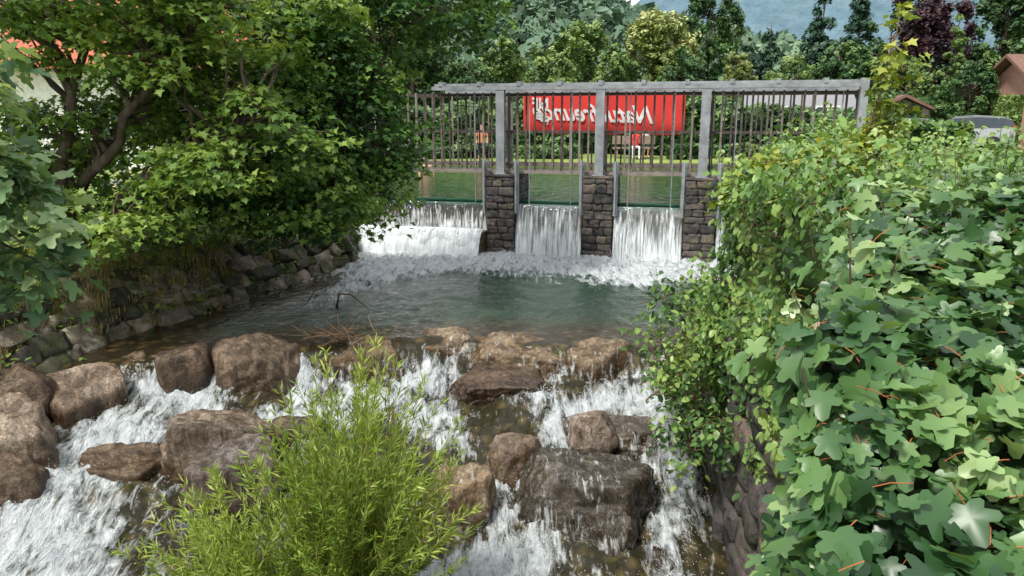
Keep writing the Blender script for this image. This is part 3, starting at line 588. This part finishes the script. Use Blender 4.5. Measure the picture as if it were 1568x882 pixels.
def boxhedge(x0,x1,y0,y1,h,z0=1.2):
    n=9000;f=rng.integers(0,3,n);x=rng.uniform(x0,x1,n);y=rng.uniform(y0,y1,n);z=rng.uniform(0,h,n)
    y=np.where(f==0,y0+rng.normal(0,.03,n),y);z=np.where(f==1,h+rng.normal(0,.04,n),z);x=np.where(f==2,np.where(rng.random(n)<.5,x0,x1)+rng.normal(0,.03,n),x)
    r_=empty('clipped_hedge',(x0,y0,z0));P=np.stack([x-x0,y-y0,z],-1)
    leaves('foliage',LT_far,P,rng.normal(0,1,(n,3)),rng.normal(0,1,(n,3)),.2*rng.uniform(.6,1.2,n),m_fl,np.clip(rng.normal(.5,.2,n),0,1),r_)
    a=Acc();a.box(.08,x1-x0-.08,.08,y1-y0-.08,0,h-.08);a.obj('shade_core',m_fd,r_)
boxhedge(bx(1385,45),bx(1500,45),45,46.5,2.7);boxhedge(bx(1505,40),bx(1545,40),40,41.5,2.7)
# hills
def hill(name,x0,x1,Yc,fz,mat,nt,ts,dy,rel=0):
    X=np.linspace(x0,x1,160);Y=np.linspace(Yc-dy,Yc+dy,70)
    f=lambda x,y:fz(x)*np.cos(np.clip((y-Yc)/dy,-1,1)*math.pi/2)**.8+rel*(1-2.2*np.abs(fbm(x/dy*3.5,y/dy*3.5,0,21,5)))*np.cos(np.clip((y-Yc)/dy,-1,1)*math.pi/2)
    e=empty(name)
    gridmesh('slope',X,Y,f,mat,attrs={'rnd':np.full(160*70,.15)},parent=e)
    if nt:
        x=rng.uniform(x0,x1,nt);y=rng.uniform(Yc-dy,Yc,nt);z=f(x,y)
        k=9;ci=np.repeat(np.arange(nt),k);con=(rng.random(nt)<.55)[ci];t=rng.random(nt*k);s=(ts*rng.uniform(.7,1.3,nt))[ci]
        rad=np.where(con,(1-t)*.32,np.sqrt(np.clip(t*(1-t),0,1))*.75)*s;an=rng.uniform(0,6.28,nt*k)
        P=np.stack([x[ci]+np.cos(an)*rad,y[ci]+np.sin(an)*rad,z[ci]+t*s*np.where(con,1.6,1.0)],-1)
        n=len(P);leaves('forest',LT_far,P,rng.normal(0,1,(n,3)),np.array([0,-.6,.8])+rng.normal(0,.5,(n,3)),s*rng.uniform(.5,.9,n),mat,np.clip((np.where(con,.22,.55)+rng.normal(0,.12,n)+.25*(t-.5)),0,1),e)
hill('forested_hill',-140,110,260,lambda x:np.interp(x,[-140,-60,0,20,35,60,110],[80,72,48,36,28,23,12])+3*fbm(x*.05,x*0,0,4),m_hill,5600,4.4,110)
m_mt=noise_mat('hazed_mountain_forest',[(.08,.135,.17),(.12,.19,.235),(.17,.24,.29)],scale=.02,rough=1,bump=1,bscale=.03,spec=0,bd=14)  # blue-grey, low contrast: aerial haze put into the base colour
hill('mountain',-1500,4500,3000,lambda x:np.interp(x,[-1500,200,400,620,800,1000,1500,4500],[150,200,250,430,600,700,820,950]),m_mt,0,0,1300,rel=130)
# ---------------------------------------------------------------- right-hand hedge
def lump(P,s=1.1,a=.5,seed=2):return a*fbm(P[:,0]*s,P[:,1]*s,P[:,2]*s,seed,3)+.13*vnoise(P[:,0]*4,P[:,1]*4,P[:,2]*4,77)
def hedge_pts(n,y0,y1,xe,zt,zb,width,over,dep,facefrac=.5,bias=1.0,la=1.0):
    y=y0+(y1-y0)*rng.uniform(0,1,n)**bias;face=rng.random(n)<facefrac
    t=rng.uniform(0,1,n);z_t=np.interp(y,*zt);z_b=np.interp(y,*zb);x_e=np.interp(y,*xe)
    w_=np.where(face,0,rng.uniform(0,1,n)**1.0*width)
    z=np.where(face,z_b+(z_t-z_b)*t,z_t-.12*np.exp(-w_/.15));x=x_e+w_+np.where(face,over*np.abs(t-.6)**2,0)
    P=np.stack([x,y,z],-1);N_=np.where(face[:,None],np.array([-1,-.25,.35]),np.array([-.15,-.15,1.]))
    l=lump(P)*la*np.clip(y/3,.3,1);N_=nrmz(N_);dpt=rng.uniform(0,dep,n)*rng.random(n);P=P+N_*(l-dpt)[:,None]
    keep=(l>-.14*la)|(rng.random(n)<.3)
    return P[keep],N_[keep],(dpt/dep)[keep],l[keep]
def hedge(name,n,tpl,size,mat,args,twigs=0,petiole=False,lu=0,updir=.55,shoots=0):
    P,Nn,dp,l=hedge_pts(n,**args);rs=np.clip(rng.normal(.38,.17,len(P))-.3*dp+.9*l+lu+.06*np.clip(P[:,1]-2,0,3),0,1)  # leaf tone drops with depth and in hollows: interior shade put into the colour
    c=np.array([2,args['y0']+1,1.]);r_=empty(name,tuple(c));a=Acc()
    sp=[];sn=[];sr=[]
    for i in rng.choice(len(P),shoots,replace=False):
        if P[i,1]<1.6:continue
        L_=rng.uniform(.12,.38);d=nrmz(Nn[i]*.6+np.array([0,0,.8])+rng.normal(0,.25,3));e=P[i]+d*L_
        a.tube([P[i]-d*.2-c,P[i]+d*L_*.5-c,e-c],[.004,.003,.0015],4,cap=False)
        k=int(L_*45);t=rng.uniform(.1,1,k);sp.append(P[i]+d*L_*t[:,None]+rng.normal(0,.035,(k,3)));sn.append(np.repeat(Nn[i][None],k,0));sr.append(np.clip(.6+.25*t+rng.normal(0,.08,k),0,1))
    if sp:
        P=np.concatenate([P]+sp);Nn=np.concatenate([Nn]+sn);rs=np.concatenate([rs]+sr)
    nr=nrmz(Nn+np.array([0,0,updir])+rng.normal(0,.55,(len(P),3)));ax=nrmz(np.cross(nr,rng.normal(0,1,(len(P),3)))+Nn*.25+np.array([0,0,-.55]))
    sz=size*rng.uniform(.45,1.25,len(P));
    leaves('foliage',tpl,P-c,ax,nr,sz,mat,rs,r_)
    for i in rng.choice(len(P),twigs,replace=False):
        s=P[i]-Nn[i]*.45-c+rng.normal(0,.1,3);e=P[i]-c-Nn[i]*.03;a.tube([s,(s+e)/2+rng.normal(0,.04,3),e],[.006,.004,.002],4,cap=False)
    a.obj('twigs',m_twig,r_,True)
    if petiole:
        a=Acc()
        for i in rng.choice(len(P),min(2600,len(P)),replace=False):
            s=P[i]-c;e=s-ax[i]*sz[i]*.9-nr[i]*.03;a.tube([s,(s+e)/2+nr[i]*.006,e],.0014,3,cap=False)
        a.obj('petioles',m_red,r_,True)
    return r_
XE1=([.7,1.1,2.06,3.1,4.4],[.36,.47,.85,1.4,1.95]);ZT1=([.7,1,2,3,4.4],[1.92,2.03,2.28,2.48,2.55])
XE2=([3.8,4.6,5.5,7,8,9,11,13.2],[1.8,1.9,1.85,1.85,2.3,2.95,4.1,5.2]);ZT2=([3.8,4.6,6,8,10,11,12,13.2],[2.5,2.52,2.5,2.45,2.5,2.3,1.8,1.5])
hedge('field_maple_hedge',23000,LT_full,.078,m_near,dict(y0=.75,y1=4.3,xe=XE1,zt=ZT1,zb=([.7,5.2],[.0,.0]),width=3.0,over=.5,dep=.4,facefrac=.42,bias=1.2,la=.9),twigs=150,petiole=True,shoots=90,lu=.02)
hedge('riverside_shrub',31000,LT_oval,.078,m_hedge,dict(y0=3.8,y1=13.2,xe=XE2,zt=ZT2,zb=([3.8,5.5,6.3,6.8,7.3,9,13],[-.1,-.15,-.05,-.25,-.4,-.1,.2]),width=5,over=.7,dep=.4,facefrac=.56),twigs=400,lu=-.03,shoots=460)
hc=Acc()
hr=empty('hedge_shade_core',(0,0,0))
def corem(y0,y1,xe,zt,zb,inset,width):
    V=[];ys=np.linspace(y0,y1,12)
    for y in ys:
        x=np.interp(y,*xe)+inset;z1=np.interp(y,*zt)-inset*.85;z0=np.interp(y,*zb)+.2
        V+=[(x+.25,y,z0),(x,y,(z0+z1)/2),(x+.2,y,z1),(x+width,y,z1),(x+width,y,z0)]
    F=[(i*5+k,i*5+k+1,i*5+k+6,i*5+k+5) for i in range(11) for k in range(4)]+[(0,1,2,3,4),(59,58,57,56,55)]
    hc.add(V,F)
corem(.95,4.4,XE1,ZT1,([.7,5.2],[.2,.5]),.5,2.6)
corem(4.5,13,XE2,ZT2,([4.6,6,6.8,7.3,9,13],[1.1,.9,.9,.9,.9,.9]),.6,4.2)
hc.obj('shade_core',leaf_mat('inner_shade',[(.008,.02,.006),(.025,.055,.012)],tr=0,vs=6),hr)  # solid core filling the hedges, its near-black green carries the interior shade
crown('hop_vine',(3.3,7.0,1.2),[(3.33,7,2.95,.22,.2,.45),(3.44,7,3.55,.19,.17,.32),(3.15,7,2.5,.38,.33,.3),(2.5,7.2,2.25,.5,.4,.25)],64,26,m_hop,LT_mid,.08,.14,[.02,.015],[[(3.3,7,1.2),(3.3,7,2.8),(3.45,7,3.85)],[(3.3,7,1.2),(3.0,7.1,2.0),(2.5,7.2,2.4)]],lightup=.05,flat=.5,parts_bark=m_twig)
crown('elder_shrub',(4.2,11.0,.9),[(4.5,11.2,2.3,.8,.7,.55),(3.9,10.8,1.8,.6,.6,.5),(3.7,9.8,2.2,.5,.5,.45)],90,45,m_hedge,LT_mid,.08,.25,[.03],[[(4.2,11,.9),(4.3,11,1.8),(4.5,11.2,2.6)]],lightup=.15,flat=.4)
crown('overhanging_branch',(2.3,7.6,.9),[(1.55,7.2,1.15,.35,.3,.12),(1.3,7.1,.95,.2,.25,.12),(1.75,7.0,.55,.35,.3,.35),(1.75,6.8,-.1,.35,.35,.35),(1.95,7.6,.2,.3,.4,.6),(2.2,8.2,.6,.3,.5,.6),(1.95,6.2,.0,.25,.5,.25)],95,32,m_hedge,LT_oval,.08,.2,[.02,.02,.02],[[(2.4,7.6,.9),(1.9,7.4,1.2),(1.2,7.1,1.1)],[(2.4,7.4,.9),(2.0,7.2,.7),(1.6,6.9,.2)],[(2.4,7.4,.9),(2.1,7.0,.3),(1.7,6.8,-.3)]],lightup=.1,flat=.5,parts_bark=m_twig)
# ---------------------------------------------------------------- willow bush
def willow(name,base,ns,H,spread,lean,mat,nl=75,ls=.085):
    r_=empty(name,base);a=Acc();P=[];AX=[];
    for i in range(ns):
        an=rng.uniform(0,6.283);k=rng.uniform(0,1)**.6;h=H*rng.uniform(.4,1.08)*(1-.3*k*k);d=np.array([math.cos(an),math.sin(an),0])*spread*k+np.array(lean)*rng.uniform(.3,1)
        t=np.linspace(0,1,9)[:,None];s=np.array([rng.normal(0,.12),rng.normal(0,.12),0])
        pts=s+d*(t**1.2)+np.array([0,0,1])*h*(t-.15*k*t**3)*1.05;pts[1:]+=rng.normal(0,.03,(8,3)).cumsum(0)*.7
        a.tube(pts,np.linspace(.008,.0015,9),4,cap=False)
        tt=rng.uniform(.2,1,nl)**.8;q=np.stack([np.interp(tt,t[:,0],pts[:,j]) for j in range(3)],-1)
        tg=nrmz(np.stack([np.interp(np.clip(tt,0,.95)+.05,t[:,0],pts[:,j]) for j in range(3)],-1)-q+1e-6)
        sd_=nrmz(rng.normal(0,1,(nl,3)));P.append(q+sd_*.02*rng.random((nl,1)));AX.append(tg*1.0+sd_*.75)
    P=np.concatenate(P);AX=np.concatenate(AX);n=len(P)
    a.obj('stems',m_willowstem,r_,True)
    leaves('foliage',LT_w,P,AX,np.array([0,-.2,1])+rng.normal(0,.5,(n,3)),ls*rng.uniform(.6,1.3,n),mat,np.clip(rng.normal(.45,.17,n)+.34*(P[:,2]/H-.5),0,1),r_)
m_willowstem=noise_mat('willow_stem',[(.14,.15,.03),(.3,.28,.08)],scale=8,bump=.1,detail=1)
willow('willow_bush',(-1.3,5.15,-1.15),270,2.35,.85,(.18,.05,0),m_willow,72,.082)
willow('willow_bush',(-1.95,4.9,-1.15),140,1.55,.8,(-.2,0,0),m_willow,60,.082)
# ---------------------------------------------------------------- grass and weeds on left bank
def tufts(name,n,yr,off,hs,mat,bl=26,wd=.012):
    V=[];F=[];A=[];k=0
    y=rng.uniform(*yr,n);o_=rng.uniform(*off,n);x=xl(y)-o_;z=gz(x,y)+.04
    for i in range(n):
        h=hs*rng.uniform(.5,1.3);tone=rng.uniform(-.15,.25)
        for b_ in range(bl):
            an=rng.uniform(0,6.28);l=h*rng.uniform(.5,1);s=np.array([x[i]+rng.normal(0,.05),y[i]+rng.normal(0,.05),z[i]])
            d=np.array([math.cos(an),math.sin(an),0]);sd_=np.array([-d[1],d[0],0])*wd*.5;bend=rng.uniform(.2,.9)
            p1=s+np.array([0,0,l*.6])+d*l*.2*bend;p2=s+np.array([0,0,l*(1-.35*bend)])+d*l*.75*bend
            V+=[s-sd_,s+sd_,p1+sd_*.8,p1-sd_*.8,p2];F+=[(k,k+1,k+2),(k,k+2,k+3),(k+3,k+2,k+4)];A+=[np.clip(rng.normal(.45,.15)+tone,0,1)]*5;k+=5
    mesh_np(name,np.array(V),np.array(F),mat,{'rnd':np.array(A)})
tufts('bank_grass',360,(5.5,14.5),(.3,2.2),.24,m_grass)
tufts('dry_bank_grass',190,(6.5,12),(.0,1.0),.22,m_dry)
n=150;yy_=rng.uniform(6,14.8,n);xx_=xl(yy_)-rng.uniform(.2,2.4,n);zz_=gz(xx_,yy_)
pos=[]
for i in range(n):
    k=rng.integers(20,70);pos.append(np.stack([xx_[i]+rng.normal(0,.17,k),yy_[i]+rng.normal(0,.17,k),zz_[i]+np.abs(rng.normal(.1,.12,k))],-1))
pos=np.concatenate(pos);k=len(pos)
leaves('bank_weeds',LT_oval,pos,rng.normal(0,1,(k,3))*np.array([1,1,.3]),np.array([0,0,1])+rng.normal(0,.35,(k,3)),.085*rng.uniform(.5,1.3,k),m_maple,np.clip(rng.normal(.5,.2,k),0,1))
# ---------------------------------------------------------------- driftwood
a=Acc()
for i in range(60):
    c=np.array([-2.3+rng.normal(0,.22),9.35+rng.normal(0,.1),.10+rng.uniform(0,.1)]);d=nrmz(rng.normal(0,1,3)*np.array([1,.6,.35]));l=rng.uniform(.1,.3)
    a.tube([c-d*l,c+rng.normal(0,.02,3),c+d*l],[.006,.005,.002],4)
a.obj('twig_debris',m_twig,None,True)
a=Acc();a.tube([(-3.35,11.6,-.1),(-3.1,11.9,.35),(-3.0,12.0,.62)],[.012,.01,.004],5);a.tube([(-2.75,11.3,-.1),(-2.7,11.3,.22),(-2.5,11.25,.22),(-2.2,11.1,.02)],[.02,.018,.014,.008],5);a.tube([(-2.7,11.3,.2),(-2.78,11.32,-.05)],.01,5)
a.obj('dead_branch',m_twig,None,True)
# ---------------------------------------------------------------- buildings
def house(name,cx,cy,wx,wy,h,rh,rot,wallm,roofm,z0=1.2,win=3,over=.6):
    e=empty(name,(cx,cy,z0),rot);a=Acc();a.box(-wx/2,wx/2,-wy/2,wy/2,0,h)
    a.add([(-wx/2,-wy/2,h),(-wx/2,wy/2,h),(-wx/2,0,h+rh*.93),(wx/2,-wy/2,h),(wx/2,wy/2,h),(wx/2,0,h+rh*.93)],[(0,1,2),(3,5,4)]);a.obj('walls',wallm,e)
    a=Acc();s=wy/2+over
    for sg in (-1,1):
        z1=h+rh;z0_=h-rh*over/(wy/2)
        V=[(-wx/2-over,sg*s,z0_),(wx/2+over,sg*s,z0_),(wx/2+over,0,z1),(-wx/2-over,0,z1)];V+=[(v[0],v[1],v[2]+.16) for v in V]
        a.add(V,[(0,1,2,3),(4,7,6,5),(0,4,5,1),(1,5,6,2),(2,6,7,3),(3,7,4,0)])
    a.obj('roof',roofm,e)
    a=Acc();b=Acc()
    for i in range(win):
        x=-wx/2+wx*(i+.5)/win
        for zf_ in ([1.0] if h<4 else [1.0,3.6]):
            a.box(x-.5,x+.5,-wy/2-.03,-wy/2+.05,zf_,zf_+1.2);b.box(x-.58,x+.58,-wy/2-.015,-wy/2+.05,zf_-.08,zf_+1.28)
            b.box(x-.02,x+.02,-wy/2-.045,-wy/2-.031,zf_,zf_+1.2)
    a.obj('windows',m_glass,e);b.obj('window_frames',m_white,e)
m_glass=plain('window_glass',(.04,.05,.06),.1);m_wall=plain('white_render',(.78,.77,.73),.9);m_rroof=noise_mat('red_tiles',[(.35,.09,.05),(.5,.15,.08)],scale=6,bump=.5,stretch=(1,6,6));m_groof=noise_mat('grey_roof',[(.16,.16,.17),(.26,.26,.27)],scale=4,bump=.4,stretch=(6,1,1));m_pink=plain('brick_wall',(.45,.25,.2),.9);m_beige=plain('beige_render',(.5,.44,.34),.9);m_broof=noise_mat('brown_tiles',[(.12,.06,.05),(.22,.12,.09)],scale=6,bump=.5)
house('white_house',-15,29,11,8,3.6,2.6,.1,m_wall,m_rroof,win=4)
house('white_house',-28,40,12,9,5,3,-.1,m_wall,m_rroof,win=4)
house('grey_roof_house',bx(1205,40),41,4.4,5,1.3,1.5,-.2,m_beige,m_groof,win=2)
house('beige_house',bx(1352,44),45,3.5,5,1.6,1.2,1.3,m_beige,m_broof,win=2)
house('brick_house',bx(1585,40),41,4.6,6,2.9,1.9,.0,m_pink,m_broof,win=3)
a=Acc()
for i in range(6):
    x=-13.5+i*1.35;a.box(x-.05,x+.05,13.05,13.15,1.0,2.34)
a.box(-14,-6.7,12.99,13.04,2.24,2.36);a.box(-14,-6.7,12.99,13.04,1.75,1.85)
a.obj('wooden_fence',plain('weathered_fence_wood',(.42,.40,.36),.8))
# ---------------------------------------------------------------- car
def car(name,loc,rot,paint):
    e=empty(name,loc,rot)
    st=[(-2.2,.45,.95,1.0,.72),(-2.15,.3,1.0,1.12,.8),(-2.0,.25,1.0,1.38,.84),(-1.7,.22,1.0,1.47,.86),(-.6,.2,.98,1.52,.88),(.4,.2,.96,1.45,.88),(.75,.2,.95,1.22,.88),(1.15,.2,.93,.97,.87),(1.9,.25,.82,.86,.82),(2.2,.35,.65,.7,.7)]
    V=[];F=[];mi=[]
    for x,z0,zb,zr,hw in st:
        hr_=hw*.78 if zr-zb>.1 else hw*.9
        V+=[(x,-hw*.95,z0),(x,-hw,(z0+zb)/2),(x,-hw*.98,zb),(x,-hr_,zr-.02),(x,0,zr+.02),(x,hr_,zr-.02),(x,hw*.98,zb),(x,hw,(z0+zb)/2),(x,hw*.95,z0)]
    n=9
    for i in range(len(st)-1):
        for k in range(n):
            F.append((i*n+k,i*n+(k+1)%n,(i+1)*n+(k+1)%n,(i+1)*n+k))
            glass=(k in (2,5) and 1<=i<=6) or (k in (3,4) and i in (1,5,6)) 
            mi.append(1 if glass else 0)
    F.append(tuple(range(n-1,-1,-1)));mi.append(0);F.append(tuple((len(st)-1)*n+k for k in range(n)));mi.append(0)
    mesh_np('body',V,F,None,smooth=False,parent=e,matidx=mi,mats=[paint,m_glass])
    a=Acc()
    for x in (-1.35,1.35):
        for s in (-1,1):
            y=s*.84;a.tube([(x,y-.1,.32),(x,y+.1,.32)],.32,18)
    a.obj('wheels',plain('tyre',(.02,.02,.02),.8),e)
    a=Acc()
    for s in (-1,1):a.box(-2.21,-2.05,s*.66-.14,s*.66+.14,.85,1.12)
    a.obj('tail_lights',plain('red_lens',(.5,.01,.01),.2),e)
    a=Acc()
    for s in (-1,1):a.tube([(-1.7,s*.66,1.5),(-.5,s*.68,1.57),(.3,s*.66,1.5)],.02,5)
    a.obj('roof_rails',m_steel,e)
car('parked_car',(bx(1445,36),36.5,1.42),math.radians(150),plain('silver_paint',(.4,.42,.44),.25,.3))
car('parked_car',(bx(1355,40),41,1.3),math.radians(100),plain('white_car_paint',(.7,.7,.7),.25))
# ---------------------------------------------------------------- people
def person(name,loc,rot,shirt,trousers,sit=False,h=1.0):
    J={'pel':(0,0,.93),'ch':(0,0,1.25),'nk':(0,0,1.47),'hd':(0,.01,1.58),'ht':(0,.01,1.70)}
    Rr={'pel':.145,'ch':.15,'nk':.055,'hd':.095,'ht':.08}
    Eg=[('pel','ch'),('ch','nk'),('nk','hd'),('hd','ht')]
    for s,q in ((-1,'l'),(1,'r')):
        J.update({q+'s':(s*.19,0,1.40),q+'e':(s*.25,-.03,1.12),q+'w':(s*.22,-.14,.90),q+'f':(s*.21,-.2,.84),q+'h':(s*.10,0,.88),q+'k':(s*.11,-.03,.50),q+'a':(s*.11,.0,.09),q+'t':(s*.12,-.16,.04)})
        Rr.update({q+'s':.06,q+'e':.042,q+'w':.03,q+'f':.025,q+'h':.09,q+'k':.058,q+'a':.04,q+'t':.035})
        Eg+=[('ch',q+'s'),(q+'s',q+'e'),(q+'e',q+'w'),(q+'w',q+'f'),('pel',q+'h'),(q+'h',q+'k'),(q+'k',q+'a'),(q+'a',q+'t')]
    if sit:
        for q in 'lr':
            s=-1 if q=='l' else 1
            J[q+'k']=(s*.13,-.45,.9);J[q+'a']=(s*.13,-.45,.48);J[q+'t']=(s*.13,-.6,.44);J[q+'w']=(s*.12,-.35,1.08);J[q+'f']=(s*.1,-.42,1.1)
    ks=list(J);me=bpy.data.meshes.new(name);me.from_pydata([J[k] for k in ks],[(ks.index(a_),ks.index(b_)) for a_,b_ in Eg],[])
    o=bpy.data.objects.new(name,me);link(o);md=o.modifiers.new('s','SKIN');sv=me.skin_vertices[0].data
    for i,k in enumerate(ks):sv[i].radius=(Rr[k],Rr[k]*.8)
    sv[0].use_root=True;sb=o.modifiers.new('u','SUBSURF');sb.levels=2;sb.render_levels=2
    dg=bpy.context.evaluated_depsgraph_get();me2=bpy.data.meshes.new_from_object(o.evaluated_get(dg));o.modifiers.clear();o.data=me2
    me2.materials.clear()
    for q in (m_skin,shirt,trousers,m_hair):me2.materials.append(q)
    for p_ in me2.polygons:
        c=p_.center;p_.use_smooth=True
        p_.material_index=3 if (c.z>1.64 or (c.z>1.54 and c.y>.02)) else 0 if (c.z>1.47 or abs(c.x)>.235 and c.z<1.2) else 1 if c.z>.95 else 2 if c.z>.45 else 0
    o.location=loc;o.rotation_euler=(0,0,rot);o.scale=(h,h,h);return o
m_skin=plain('skin',(.55,.32,.22),.6);m_hair=plain('hair',(.06,.035,.02),.7);m_sr=plain('red_shirt',(.6,.05,.04),.8);m_so=plain('orange_shirt',(.65,.25,.12),.8);m_dk=plain('dark_trousers',(.04,.05,.08),.8);m_sw=plain('white_shirt',(.7,.7,.7),.8)
person('person',(bx(740,31),30.8,.95),.2,m_so,m_dk);person('person',(bx(968,31),31.8,.8),0,m_sr,m_sw,True);person('person',(bx(985,32),32.8,1.2),.3,m_sw,m_dk,h=.85)
person('person',(bx(656,24),24.2,.0),.6,m_skin,m_dk)
a=Acc();a.box(-.9,.9,-.22,.22,.42,.48);a.box(-.9,.9,.2,.25,.6,.95)
for s in (-.75,.75):a.box(s-.04,s+.04,-.18,.18,0,.42);a.box(s-.03,s+.03,.25,.29,0,.95)
o=a.obj('park_bench',m_wood);o.location=(bx(968,31),31.9,1.2)
print('done')
